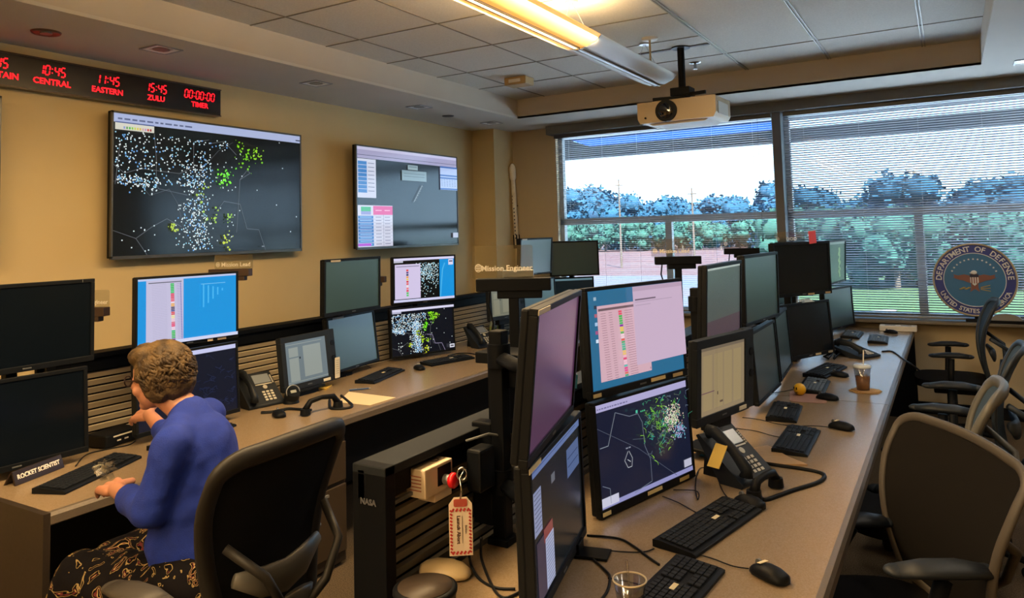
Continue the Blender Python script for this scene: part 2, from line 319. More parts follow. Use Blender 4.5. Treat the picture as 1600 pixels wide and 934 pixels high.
# ================================================================ CEILING FIXTURES
LX=-1.875; LZ=2.76
wing=mat('lamp_wing','d8cfb8',.5,bump=(90,.03)); wingoff=mat('lamp_wing_off','e6ecee',.45,bump=(90,.03))
def emis(name,col,st):
    return mat(name,col,.5,emit=col,estr=st)
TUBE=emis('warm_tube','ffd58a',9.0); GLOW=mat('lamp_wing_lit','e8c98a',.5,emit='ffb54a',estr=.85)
def pend(y0,y1,lit,label,LX=LX):
    t=thing('pendant_light',label,'light',(LX,(y0+y1)/2,LZ),0,'linear ceiling lights'); L=y1-y0
    for s_ in (-1,1):
        b=MB(); prof=[(s_*.018,0),(s_*.06,-.002),(s_*.12,.022),(s_*.155,.055),(s_*.155,.060),(s_*.118,.030),(s_*.06,.006),(s_*.018,.008)]
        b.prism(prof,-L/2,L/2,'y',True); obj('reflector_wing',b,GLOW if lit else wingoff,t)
    b=MB(); b.bb((-.010,-L/2+.02,-.010),(.010,L/2-.02,.002)); obj('lamp_tube',b,TUBE if lit else mat('tube_off','c9d4da',.3,bump=(50,.02)),t)
    b=MB(); 
    for s_ in (-1,1): b.bb((s_*.016-.004,-L/2,-.012),(s_*.016+.004,L/2,.012))
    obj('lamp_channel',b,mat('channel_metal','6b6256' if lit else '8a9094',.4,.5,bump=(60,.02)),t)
    for s_ in (-1,1):
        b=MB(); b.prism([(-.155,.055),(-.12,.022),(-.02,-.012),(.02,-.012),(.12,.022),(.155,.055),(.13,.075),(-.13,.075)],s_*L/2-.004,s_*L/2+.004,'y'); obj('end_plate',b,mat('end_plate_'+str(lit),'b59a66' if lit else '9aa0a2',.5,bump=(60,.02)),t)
    for y in ((-L/2+.08,L/2-.06) if lit else (L/2-.25,)):
        b=MB()
        for s_ in (-1,1): b.cyl((s_*.11,y,.04),(0,y,ZC-LZ),.0015,seg=6)
        b.cyl((0,y,ZC-LZ-.012),(0,y,ZC-LZ),.04,seg=16); obj('suspension_wire',b,SILV,t)
    if lit:
        for nm,wd,en,rot,x,z in (('lamp_light',.26,.72,(0,0,0),0,-.02),('lamp_light',.10,.30,(0,R(-62),0),-.15,.02),('lamp_light',.10,.30,(0,R(62),0),.15,.02),('lamp_uplight',.30,.75,(PI,0,0),0,.09)):
            a=bpy.data.lights.new(nm,'AREA'); a.shape='RECTANGLE'; a.size=wd; a.size_y=L; a.energy=LAMP_W*en*L; a.color=WARM
            o=bpy.data.objects.new(nm,a); COL.objects.link(o); o.parent=t; o.location=(x,0,z); o.rotation_euler=rot
pend(-3.6,4.0,True,'long pendant strip light, the section glowing warm yellow'); pend(4.01,5.42,False,'unlit white section of the pendant strip light beside the projector')
pend(-4.3,-.9,True,'added pendant strip light behind the camera, out of the picture',-.55)  # unseen strip light added to lift desks, chairs and floor
# recessed downlights
def downl(px,py,lit,label):
    p=PZ(px,py,ZS); t=thing('downlight',label,'downlight',(p.x,p.y,ZS),0,'square recessed downlights')
    b=MB(); w_=.085
    for s_ in (-1,1): b.bb((s_*w_-.006,-w_,-.006),(s_*w_+.006,w_,.0)); b.bb((-w_,s_*w_-.006,-.006),(w_,s_*w_+.006,.0))
    obj('trim_ring',b,SILV,t)
    b=MB(); b.add([(-w_,-w_,-.004),(w_,-w_,-.004),(w_,w_,-.004),(-w_,w_,-.004),(-.05,-.05,-.001),(.05,-.05,-.001),(.05,.05,-.001),(-.05,.05,-.001)],[(0,1,5,4),(1,2,6,5),(2,3,7,6),(3,0,4,7)])
    obj('reflector',b,mat('reflector','f2f6f6',.4,0,bump=(9,.02)),t)
    b=MB(); b.cyl((0,0,-.0035),(0,0,-.0005),.05,seg=20); obj('lens',b,emis('lit_lens','ffe9bf',14) if lit else mat('dead_lens','6a716f',.3,bump=(50,.02)),t)
    if lit:
        l=bpy.data.lights.new('downlight_light','SPOT'); l.energy=16 if px==1607 else 28; l.spot_size=R(130); l.color=(1,.86,.68); l.shadow_soft_size=.05
        o=bpy.data.objects.new('downlight_light',l); COL.objects.link(o); o.parent=t; o.location=(0,0,-.03)
for x,y,l,s_ in [(252,77,0,'unlit square downlight in the soffit above the large map television'),(494,130,0,'unlit square downlight in the soffit between the two wall televisions'),(655,167,0,'unlit square downlight in the soffit above the right wall television'),(768,192,0,'unlit square downlight nearest the room corner, the farthest in the row'),(1607,95,1,'lit downlight in the soffit at the right by the windows'),(1640,10,1,'added lit downlight in the right soffit just out of the picture, second from the window'),(1690,-130,1,'added lit downlight in the right soffit out of the picture, third from the window'),(1780,-420,1,'added lit downlight in the right soffit out of the picture, nearest the camera')]: downl(x,y,l,s_)  # the last three lit ones are unseen, added to brighten the room
p=PZ(72,50,ZS); o=thing('ceiling_speaker','small round ceiling fixture glinting red above the LED clocks','fixture',(p.x,p.y,ZS))
b=MB(); b.lathe([(.075,0),(.07,-.01),(.06,-.004),(0,-.004)],(0,0,0)); obj('ring',b,mat('ring_brown','6e5a50',.3,.5,bump=(90,.03)),o); b=MB(); b.cyl((0,0,-.012),(0,0,-.003),.03,seg=16); obj('lens',b,SILV,o)
p=PZ(700,181,ZS); o=thing('smoke_vent','small dark round vent in the soffit beside the downlights','vent',(p.x,p.y,ZS)); b=MB(); b.lathe([(.06,0),(.055,-.006),(0,-.006)],(0,0,0)); obj('grille',b,mat('vent_dark','4a4c4b',.6,bump=(200,.2)),o)
p=PZ(811,122,ZC); o=thing('ceiling_sensor','cream rectangular box fixed to the ceiling tiles','sensor',(p.x,p.y,ZC),0)
b=MB(); b.box((0,0,-.035),(.22,.16,.07)); obj('housing',b,mat('cream_box','b39a6c',.6,bump=(90,.03)),o,.01); b=MB(); b.box((0,-.083,-.035),(.12,.008,.03)); obj('lens',b,WHT,o,.002)
p=PZ(1086,98,ZC); o=thing('sprinkler','small chrome sprinkler head below the ceiling tiles','sprinkler',(p.x,p.y,ZC))
b=MB(); b.lathe([(.05,0),(.045,-.008),(.012,-.012),(0,-.012)]); b.cyl((0,0,-.05),(0,0,0),.012); obj('escutcheon',b,CHROME,o); b=MB(); b.cyl((0,0,-.055),(0,0,-.05),.022,seg=14); obj('deflector',b,CHROME,o)
p=PZ(1015,60,ZC); o=thing('ceiling_hook','small white ceiling cap with a thin drop rod next to the projector pole','cap',(p.x,p.y,ZC))
b=MB(); b.lathe([(.06,0),(.055,-.012),(0,-.014)]); obj('cap',b,WHT,o); b=MB(); b.cyl((0,0,-.2),(0,0,0),.007); obj('rod',b,mat('rod_tan','b09c74',.5,bump=(50,.02)),o)
# projector
o=thing('projector','white ceiling projector hanging on a black pole in front of the left window','projector',(-1.69,5.45,2.535),-2)
b=MB(); b.prism([(-.30,-.05),(-.28,-.085),(.28,-.085),(.30,-.05),(.30,.075),(-.30,.075)],-.17,.19,'y'); b.M=TR((0,0,0)); obj('body',b,mat('projector_shell','b29f80',.45,bump=(90,.04)),o,.012,3)
b=MB(); b.prism([(-.29,-.05),(-.2,-.10),(.2,-.10),(.29,-.05)],-.12,.19,'y'); obj('underside',b,WHT,o,.006)
b=MB(); b.cyl((-.07,-.185,-.005),(-.07,-.165,-.005),.082,seg=28); obj('lens_ring',b,BLK,o)
b=MB(); b.ell((-.07,-.18,-.005),(.062,.018,.062),None,20,10); obj('lens',b,mat('lens_glass','060a14',.05,coat=1,bump=(5,.01)),o)
b=MB(); b.cyl((-.235,-.178,-.045),(-.235,-.168,-.045),.008); obj('sensor_dot',b,BLK,o)
b=MB(); b.box((.302,0,-.01),(.006,.24,.09)); obj('side_vent',b,mat('vent_white','c9c8c0',.5,bump=(200,.3)),o,.002)
b=MB(); b.cyl((0,.0,.14),(0,.0,ZC-2.535),.027); b.cyl((0,.0,ZC-2.535-.01),(0,.0,ZC-2.535),.07,seg=20); obj('pole',b,BLK,o)
b=MB(); b.box((0,.0,.15),(.15,.13,.06)); b.box((0,.0,.11),(.09,.09,.08)); b.box((-.10,-.06,.105),(.22,.022,.025),(0,0,R(12))); b.box((.09,-.05,.12),(.22,.022,.025),(0,0,R(-8))); b.box((.09,.1,.105),(.2,.022,.02),(0,0,R(28))); obj('mount',b,BLK,o,.003)
# ================================================================ LEFT WALL
def ws(p): return p
# LED clock
LEDM=mat('led_red','ff1020',.5,emit='ff1424',estr=1.6); LEDB=mat('clock_case','1a1210',.25,bump=(90,.03))
cx=-4.575; p0=PX(345,140,cx); y1=p0.y; y0=.55; z1,z0=2.765,2.565
o=thing('led_wall_clock','long black LED clock strip with red time zones on the left wall','clock',(cx,(y0+y1)/2,(z0+z1)/2),90)
L=y1-y0; b=MB(); b.box((0,.035,0),(L,.07,z1-z0)); obj('case',b,LEDB,o,.004)
b=MB(); 
for s_ in (-1,1): b.box((0,-.003,s_*.096),(L,.008,.008))
obj('case_trim',b,SILV if 0 else mat('case_trim','4a3c34',.3,.5,bump=(90,.03)),o)
SEG={'0':'abcdef','1':'bc','2':'abged','3':'abgcd','4':'fgbc','5':'afgcd','6':'afgedc','7':'abc','8':'abcdefg','9':'abcdfg'}
def seg7(b,ch,x,z,h,w_):
    t=h*.09; g=t*.7
    sl={'a':(0,h/2,1),'d':(0,-h/2,1),'g':(0,0,1),'f':(-w_/2,h/4,0),'b':(w_/2,h/4,0),'e':(-w_/2,-h/4,0),'c':(w_/2,-h/4,0)}
    for q in SEG[ch]:
        dx,dz,hor=sl[q]; sk=(dz)*.12
        if hor: b.box((x+dx+sk,-.002,z+dz),(w_-g*2,.002,t*1.5))
        else: b.box((x+dx+sk,-.002,z+dz),(t*1.5,.002,h/2-g*2),(0,R(7),0))
def ledgroup(pxc,time,word,wide=1):
    yy=PX(pxc,150,cx).y; xl=yy-(y0+y1)/2
    g=thing; b=MB(); n=len(time); ad=.036; tot=sum(ad if c!=':' else .018 for c in time); x=xl-tot/2
    for c in time:
        if c==':': b.box((x+.009,-.002,.032+.012),(.006,.002,.006)); b.box((x+.009,-.002,.032-.012),(.006,.002,.006)); x+=.018
        else: seg7(b,c,x+ad/2,.032,.056,.024); x+=ad
    obj('time_digits',b,LEDM,o)
    b=MB(); b.text(word,.05,TR((xl,-.002,-.038),(PI/2,0,0)),bold=.0012); obj('zone_lettering',b,LEDM,o)
for pxc,t_,w_ in [(-92,'08:45','PACIFIC'),(-12,'09:45','MOUNTAIN'),(81,'10:45','CENTRAL'),(168,'11:45','EASTERN'),(244,'15:45','ZULU'),(312,'00:00:00','TIMER')]: ledgroup(pxc,t_,w_)
# television builder: local frame x right, z up, faces -y
class Scr(MB):
    # painted in u (0..1 right), v (0..1 down)
    def __init__(s,w,h,y): super().__init__(); s.w=w; s.h=h; s.y=y; s.k=0
    def P(s,u,v): return ((u-.5)*s.w,s.y-s.k*.00012,(.5-v)*s.h)
    def rect(s,u0,v0,u1,v1,c): s.k+=1; s.col=c; s.quad(s.P(u0,v1),s.P(u1,v1),s.P(u1,v0),s.P(u0,v0))
    def line(s,pts,c,t=.002):
        s.k+=1; s.col=c
        for (a,b_),(c_,d) in zip(pts,pts[1:]):
            dx,dy=(c_-a)*s.w,(d-b_)*s.h; l=math.hypot(dx,dy) or 1; nx,ny=-dy/l*t/2/s.w*s.w/ s.w,dx/l*t/2/s.h
            nx=-dy/l*t/2/s.w; s.quad(s.P(a-nx,b_-ny),s.P(c_-nx,d-ny),s.P(c_+nx,d+ny),s.P(a+nx,b_+ny))
    def dots(s,l,c,r=.004):
        s.k+=1; s.col=c
        for u,v in l:
            a,b_=r/s.w,r/s.h; s.quad(s.P(u-a,v+b_*.6),s.P(u+a,v+b_*.6),s.P(u+a,v-b_*.6),s.P(u-a,v-b_*.6)); s.quad(s.P(u-a*.6,v+b_),s.P(u+a*.6,v+b_),s.P(u+a*.6,v-b_),s.P(u-a*.6,v-b_))
    def blob(s,u,v,r,c,rnd):
        s.k+=1; s.col=c; n=9; vs=[s.P(u+math.cos(2*PI*i/n)*r*rnd.uniform(.5,1.2)/s.w,v+math.sin(2*PI*i/n)*r*rnd.uniform(.5,1.2)/s.h) for i in range(n)]; s.add(vs,[tuple(range(n))[::-1]])
    def words(s,u,v,n,c,size,rnd,wd=.03):
        for i in range(n):
            l=rnd.uniform(.4,1)*wd; s.rect(u,v,u+l,v+size,c); u+=l+wd*.25
def radar(s,seed,scale=1.,nd=620,full=True):
    rnd=random.Random(seed); g='9ea4a8'
    coast=[(.0,.48),(.07,.47),(.12,.50),(.16,.57),(.2,.55),(.25,.52),(.29,.62),(.31,.74),(.33,.86),(.36,.96)]
    if full:
        s.line(coast,'5c6064',.0025*scale); s.line([(.36,.96),(.42,.9),(.41,.78),(.39,.64),(.38,.5),(.42,.34),(.5,.2),(.58,.12)],'5c6064',.0025*scale)
        for l in ([(.18,.12),(.19,.3),(.19,.48),(.2,.52)],[(.0,.36),(.05,.42),(.12,.38),(.3,.4),(.37,.34),(.37,.15),(.45,.12)],[(.2,.52),(.34,.56)],[(.03,.2),(.01,.5)],[(.6,.85),(.62,.42),(.68,.36),(.66,.34),(.62,.42)],[(.49,.68),(.53,.6),(.62,.62),(.66,.82),(.73,.83),(.77,1.)],[(.0,.82),(.1,.88),(.17,.8),(.24,.74),(.31,.8)],[(.1,.88),(.15,1.)],[(.45,.15),(.53,.12),(.6,.22)]): s.line(l,'6d7074',.003*scale)
    white=[];cy_=[];bl_=[]
    for i in range(nd):
        q=rnd.random()
        if q<.45: u,v=rnd.uniform(.01,.55),rnd.uniform(.12,.5); 
        elif q<.78: v=rnd.uniform(.3,.98); c=.42-.04*math.sin(v*4)-(v-.3)*.05; u=rnd.gauss(c,.035)
        elif q<.9: u=rnd.uniform(.02,.2); v=.46+.2*u+rnd.gauss(0,.03)
        else: u,v=rnd.uniform(.28,.45),rnd.uniform(.6,.98)
        if v>.13+.9*max(0,u-.47)+.55*max(0,u-.45) and u>.47: 
            if rnd.random()<.85: continue
        if u>.6: continue
        (white if rnd.random()<.62 else cy_ if rnd.random()<.6 else bl_).append((u,v))
    white+=[(rnd.uniform(.45,.66),rnd.uniform(.2,.95)) for _ in range(26)]+[(rnd.uniform(.04,.2),rnd.uniform(.72,.98)) for _ in range(10)]+[(.72,.5),(.88,.3),(.84,.62),(.93,.85),(.97,.72),(.86,.08)]
    r=.0048*scale
    s.dots(white,'e9f2f2',r); s.dots(cy_,'a9dcf0',r); s.dots(bl_,'6fa6dd',r*1.2)
    for (u,v,n,sp,c) in ((.66,.24,34,.035,'7fd01e'),(.62,.15,10,.015,'8ee01a'),(.72,.2,18,.02,'9ad42a'),(.545,.38,20,.014,'6ee81c'),(.51,.44,20,.018,'7ff020'),(.46,.72,14,.02,'a8d020'),(.26,.8,14,.016,'b4cc18'),(.53,.9,16,.02,'c8d41a'),(.4,.55,12,.02,'a8c828'),(.55,.72,10,.012,'9ac828')):
        for _ in range(n): s.blob(u+rnd.gauss(0,sp*1.0),v+rnd.gauss(0,sp*1.7),.010*scale*rnd.uniform(.35,1.2),c,rnd)
def tv(name,label,yl,yr,z0,z1,X,content):
    W_,H_=yr-yl,z1-z0; t=thing('television',label,'television',(X,(yl+yr)/2,(z0+z1)/2),90)
    b=MB(); b.box((0,.03,0),(W_,.03,H_)); b.box((0,.05,-.05),(W_*.8,.04,H_*.6)); obj('housing',b,BLK,t,.004)
    b=MB()
    for s_ in (-1,1): b.box((s_*(W_/2-.006),.008,0),(.012,.018,H_)); b.box((0,.008,s_*(H_/2-.006)-(.004 if s_<0 else 0)),(W_,.018,.012 if s_>0 else .02))
    obj('bezel',b,mat('tv_bezel','5c5b58',.35,.6,bump=(90,.02)),t)
    depth=X-XL
    b=MB(); b.box((0,depth/2+.04,0),(.5,depth-.08,.36)); obj('wall_mount',b,BLK,t)
    s=Scr(W_-.02,H_-.026,.004); s.rect(0,0,1,1,'060809'); content(s); obj('screen',s,TVS,t)
def c_map(s):
    rnd=random.Random(3); s.rect(0,0,1,.062,'a9b4d8'); s.words(.02,.03,11,'5b6488',.012,rnd,.035)
    radar(s,5,.9,900); s.rect(0,.062,.17,.118,'d4d2c4'); s.rect(.0,.062,.17,.07,'4a5a90')
    for i in range(11): s.rect(.035+i*.0115,.093,.042+i*.0115,.11,['8a9ad0','5a9a5a','4ac04a','8ad04a','c8d84a','e0d04a','d8b84a','d0a0a0','c090c0','d03030','a01020'][i])
    s.rect(.955,.04,.985,.05,'3a3f58'); s.rect(.735,.965,.75,.972,'8a8a8a')
def c_table(s):
    rnd=random.Random(4); s.rect(0,0,1,.115,'a39fc0'); s.rect(0,0,1,.03,'c2c0dc'); s.rect(0,.08,1,.085,'4a4a66')
    s.rect(.0,.12,.165,.51,'c9cbdc'); 
    for i in range(8): s.rect(.01,.145+i*.04,.085,.18+i*.04,'2d74b8'); s.rect(.095,.158+i*.04,.15,.164+i*.04,'50587a')
    s.rect(0,.585,.31,1,'cfcfe0'); s.rect(.03,.60,.115,.645,'38b070'); s.rect(.03,.645,.115,.68,'8f93c8'); s.rect(.135,.59,.31,.68,'d8408c')
    s.rect(.155,.63,.21,.64,'f0a8cc'); s.rect(.235,.63,.285,.64,'f0a8cc')
    for i in range(9): s.rect(.005,.69+i*.034,.135,.72+i*.034,'2a6fb8'); s.rect(.02,.70+i*.034,.12,.707+i*.034,'9cc0e4'); s.rect(.155,.70+i*.034,.205,.706+i*.034,'6a6a8a'); s.rect(.235,.70+i*.034,.285,.706+i*.034,'6a6a8a')
    for i in range(10): s.rect(.135,.688+i*.034,.31,.690+i*.034,'8a8aa8')
    s.rect(.22,.68,.223,.99,'8a8aa8'); s.rect(0,.965,.11,.99,'b030c8')
    s.rect(.46,.14,.56,.19,'8fa3a8'); s.rect(.47,.15,.55,.165,'6e8288'); s.rect(.40,.20,.65,.31,'7d939a'); s.rect(.42,.23,.63,.237,'5c7078'); s.rect(.42,.26,.63,.267,'5c7078')
    s.rect(.80,.115,.995,.385,'a8b8e0')
    for z in (.115,.21,.24,.365): s.rect(.80,z,.995,z+.018,'2858a8')
    for i in range(5): 
        for j in range(6): s.rect(.81+j*.03,.265+i*.018,.825+j*.03,.27+i*.018,'48609a')
    s.rect(.885,.115,.995,1,'0a0708') if 0 else None
    s.rect(.93,.88,.99,.935,'aeb0c4'); s.line([(.51,.54),(.60,.35)],'a8aca8',.004)
    for i in range(7): s.line([(.515+i*.012,.52-i*.025),(.535+i*.012,.515-i*.025)],'9aa09c',.003)
Xa=-4.53
a=PX(175,172,Xa); c=PX(472,392,Xa); tv('tv','large wall television showing a dark weather map full of white dots',a.y,c.y,PX(171,404,Xa).z,a.z,Xa,c_map)
Xb=-4.44
a=PX(556,225,Xb); c=PX(717,380,Xb); tv('tv','wall television with blue and pink tables, right of the map television',a.y,c.y,PX(555,389,Xb).z,a.z,Xb,c_table)
a=PX(3,150,Xa); c=PX(3,480,Xa); tv('tv','television at the far left edge under the LED clocks, only its side showing',a.y-1.6,a.y,1.57,a.z,Xa,lambda s:None)
# rocket model on the back wall
p=PY(800,255,7.36); q=PY(808,388,7.36)
o=thing('rocket_model','tall white rocket model hung on the wall left of the window','model rocket',(q.x,7.36,q.z),0)
H_=p.z-q.z; o.rotation_euler=(0,math.atan2(p.x-q.x,H_),0)
b=MB(); b.lathe([(0,.0),(.026,0),(.026,.80*H_),(.0265,.81*H_)],seg=20); obj('booster',b,mat('rocket_white','e8e0cc',.45,var=(20,'dcd2ba'),bump=(60,.04)),o)
b=MB(); b.lathe([(.027,.80*H_),(.04,.825*H_),(.04,.93*H_),(.034,.96*H_),(.02,.985*H_),(0,H_)],seg=20); obj('fairing',b,mat('fairing_white','ece6d4',.4,bump=(60,.04)),o)
b=MB()
for i in range(9): b.box((.004,-.0262,(.12+.043*i)*H_),(.014,.002,.016))
for i in range(3): b.box((-.008,-.0262,(.53+.04*i)*H_),(.008,.002,.012))
obj('markings',b,mat('marking_blue','3a3c4a',.6,bump=(60,.02)),o)
b=MB(); 
for k in range(4): a=k*PI/2+.6; b.box((.03*math.cos(a),.03*math.sin(a),.08*H_),(.012,.012,.16*H_))
b.lathe([(.03,0),(.03,.03*H_),(.027,.04*H_)],seg=16); obj('landing_legs',b,BLK,o)
b=MB(); b.cyl((0,0,.5*H_),(0,.07,.5*H_),.006); b.cyl((0,0,.9*H_),(0,.07,.9*H_),.006); b.cyl((0,0,.1*H_),(0,.07,.1*H_),.006); obj('wall_bracket',b,BLK,o)
#SECTION3
# ================================================================ DESKS AND RAILS
def worktop(name,label,x0,x1,y0,y1,group=None):
    o=thing(name,label,'desk',((x0+x1)/2,(y0+y1)/2,0),0,group); w_,l=x1-x0,y1-y0
    b=MB(); b.box((-.012,0,DZ-.018),(w_-.024,l,.036)); obj('worktop',b,LAM,o)
    b=MB(); b.prism([(w_/2-.024,DZ-.045),(w_/2-.024,DZ),(w_/2-.008,DZ-.001),(w_/2,DZ-.012),(w_/2,DZ-.04),(w_/2-.006,DZ-.045)],-l/2,l/2,'y'); obj('front_edge',b,EDGE,o)
    return o
LDX0,LDX1=-3.64,-2.72; RDX0,RDX1=-1.24,-.315
o=worktop('console_desk','long tan desk along the left wall with a dark gap below',LDX0,LDX1,1.43,7.16)
w_=LDX1-LDX0
b=MB(); b.box((0,-2.865-.012,.37),(w_+.0,.024,.74)); obj('end_panel',b,PANEL,o)
b=MB(); b.box((-.30,0,.40),(.02,5.7,.66)); obj('modesty_panel',b,mat('modesty_dark','0f0f10',.6,bump=(60,.05)),o)
def pedestal(y,parent_x,label):
    t=thing('pedestal_cabinet',label,'cabinet',(parent_x,y,0))
    b=MB(); b.box((0,0,.33),(.5,.40,.62)); obj('body',b,PANEL,t,.004)
    for z,h in ((.52,.2),(.24,.34)): 
        b=MB(); b.box((.256,0,z),(.014,.385,h-.01)); d=obj('drawer',b,mat('drawer_front','3a2f22',.5,bump=(90,.05)),t,.003)
        b=MB(); b.box((.268,0,z+h/2-.03),(.012,.12,.012)); obj('handle',b,SILV,d)
    for sx in(-.2,.2):
        for sy in (-.15,.15): b=MB(); b.cyl((sx,sy,0),(sx,sy,.03),.02,seg=10); obj('foot',b,BLK,t)
    return t
pedestal(2.70,-3.0,'brown drawer pedestal under the left desk behind the seated woman\'s chair')
o=worktop('console_desk','tan centre desk section nearest the camera, with the big keyboards',RDX0,RDX1,1.0,4.235)
b=MB(); b.box((-.30,0,.38),(.02,3.1,.66)); obj('modesty_panel',b,MATS['modesty_dark'],o)
o=worktop('console_desk','tan centre desk section by the windows, with the iced coffee',RDX0,RDX1,4.24,7.22)
b=MB(); b.box((-.30,0,.38),(.02,2.9,.66)); obj('modesty_panel',b,MATS['modesty_dark'],o)
b=MB(); b.box((0,1.48,.37),(w_,.022,.74)); obj('end_panel',b,RAIL,o)
def rail(name,label,x,y0,y1,top,slm,tm):
    L=y1-y0; t=thing(name,label,'console rail',(x,(y0+y1)/2,0))
    b=MB(); b.box((0,0,top-.012),(.11,L,.024)); obj('top_cap',b,tm,t,.003)
    b=MB(); b.box((-.0,0,top-.055),(.07,L,.062)); obj('cable_channel',b,RAIL,t)
    z=top-.11; b=MB(); b.box((-.025,0,top/2),(.02,L,top-.03)); obj('back_panel',b,RAIL,t)
    b=MB()
    while z>.05:
        if z>.56: b.box((.01,0,z),(.012,L-.09,.026),(0,R(18),0))
        z-=.037
    obj('slats',b,slm,t)
    for s_ in (-1,1):
        b=MB(); b.box((0,s_*(L/2-.02),top/2),(.11,.04,top)); e_=obj('end_panel',b,RAIL,t,.003)
    return t
rail('slatted_rail','low slatted metal rail behind the left row of monitors',-3.72,1.9,7.2,1.12,SLAT,RAIL)
rl=rail('slatted_rail','black slatted console rail in the middle of the room with a small logo',-1.315,1.47,7.0,1.075,SLATD,RAILTOP)
LG=mat('logo_grey','4d4f55',.6,bump=(90,.02)); b=MB(); b.text('NASA',.02,TR((0,-2.768,.985),(PI/2,0,0)),.0008); obj('logo',b,LG,rl)
# ================================================================ MONITORS
def frame_ring(b,w,h,t,y0,y1,tb=None):
    tb=tb or t
    b.bb((-w/2,y0,h/2-t),(w/2,y1,h/2)); b.bb((-w/2,y0,-h/2),(w/2,y1,-h/2+tb)); b.bb((-w/2,y0,-h/2+tb),(-w/2+t,y1,h/2-t)); b.bb((w/2-t,y0,-h/2+tb),(w/2,y1,h/2-t))
def monitor(label,pos,yaw,tilt,w=.555,h=.36,content=None,bz=.016,tags=(),m=None,sm=None,group=None,depth=.045,bt=None):
    t=thing('monitor',label,'monitor',pos,yaw+90,group); t.rotation_euler=(R(-tilt),0,R(yaw+90))
    b=MB(); frame_ring(b,w,h,bz,-.006,.016,bt or bz); obj('bezel',b,m or BLK,t,.002)
    b=MB(); b.box((0,.026,0),(w-.004,.022,h-.004)); b.prism([(-w*.33,-h*.36),(w*.33,-h*.36),(w*.33,h*.36),(-w*.33,h*.36)],.03,depth,'y'); obj('back_shell',b,m or BLK,t,.006)
    b=MB(); b.box((0,depth+.006,0),(.11,.014,.11)); obj('mount_plate',b,RAIL,t)
    bt=bt or bz; s=Scr(w-2*bz,h-bz-bt,0.0); s.rect(0,0,1,1,'020304'); 
    if content: content(s)
    dz=(bt-bz)/2; ob=obj('screen',s,SCR if content else (sm or SCROFF),t); ob.location=(0,0,dz)
    for (u,v,tw,c) in tags:
        b=MB(); b.box(((u-.5)*w,-.0075,(.5-v)*h),(tw,.002,.012)); obj('sticker',b,mat('sticker_'+c,c,.6,bump=(90,.02)),t)
    b=MB(); b.box((0,-.0065,-h/2+bt/2),(.035,.002,.005)); obj('badge',b,GREY,t)
    return t
def c_sheet(s,dark=False,wall='1793dd',lav='c3bedb'):
    rnd=random.Random(8); s.rect(0,0,1,1,wall); s.rect(0,0,1,.03,'bfc9ea'); s.rect(.08,.03,.44,.965,lav); s.rect(.10,.06,.42,.075,'6a6a78')
    for i in range(34): 
        v=.09+i*.0255; s.rect(.31,v,.345,v+.02,['28c050','28c050','30c860','e04058','e04058','e86070','f0d8e8','f0b050','50405a','4a4a8a','e05050','f0e0a0','f0c8d0','e07080','e8406a','f0d0e0','30c070','38c050','40b060','8030b0'][min(19,i*20//34)]); s.rect(.13,v+.006,.27,v+.009,'a7a3c2'); s.rect(.37,v+.006,.4,v+.010,'8a7ab8')
        s.rect(.405,v,.415,v+.014,'4a4ab0')
    s.rect(0,.95,1,1,'cfd4f0'); 
    for i in range(5): s.rect(.62+i*.05,.14+.02*i,.635+i*.05,.5-.06*i,'48b4ee') ; s.rect(.6,.13,.86,.137,'7cccf4')
def c_navy(s):
    s.rect(0,0,1,1,'0a0e22'); s.rect(0,0,1,.065,'c6c8ec'); s.rect(0,.03,.5,.034,'8c90b8'); rnd=random.Random(2)
    for i in range(26):
        u,v=rnd.uniform(.6,.98),rnd.uniform(.1,.9); pts=[(u,v)]
        for k in range(6): u+=rnd.uniform(-.04,.04); v+=rnd.uniform(-.04,.04); pts.append((min(max(u,.02),.98),min(max(v,.08),.96)))
        s.line(pts,'1e2644',.0022)
def c_e1(s):
    rnd=random.Random(12); s.rect(0,0,1,1,'04070a'); pts=[(rnd.gauss(.55,.12),.13+abs(rnd.gauss(0,.3))) for _ in range(330)]
    pts=[(u,v) for u,v in pts if .3<u<.73 and v<.92]; s.dots(pts[::2],'e0f0f0',.0035); s.dots(pts[1::2],'9ccfe4',.0035)
    s.rect(.75,.06,1,1,'1492dc'); s.line([(.76,.95),(.80,.3),(.84,.15)],'4ab4ea',.01); s.rect(0,0,1,.055,'d6d2f0'); s.rect(0,.055,.15,.1,'bcbccc')
    s.rect(.02,.14,.43,.93,'d2c6e6'); s.rect(.04,.18,.41,.2,'8a86a0')
    for i,c in enumerate(['e04040','604080','404060','f0a040','e8d050','d84040','e06060','f0e0e0','f08080','e04050','58c060','60c870']): s.rect(.20,.26+i*.052,.235,.30+i*.052,c)
    s.rect(0,.945,1,1,'cfd0f0'); s.rect(.9,.07,.98,.2,'dcd8ee'); s.rect(.91,.1,.97,.13,'404870')
def c_e2(s):
    s.rect(0,0,1,1,'070a16'); radar(s,9,.62,900); s.rect(0,0,1,.05,'d8d6f0'); s.rect(0,.05,.14,.09,'b0b0c8'); s.line([(.53,.6),(.62,.62),(.66,.82),(.77,.83),(.82,1)],'9a90b0',.003); s.rect(.9,.88,.98,.96,'d4d4e0'); s.rect(.915,.905,.965,.935,'404048')
def c_g1(s): s.rect(0,0,1,1,'4a2c45'); s.rect(.04,.06,.055,.12,'5e4a66'); s.rect(0,.985,1,1,'352033')
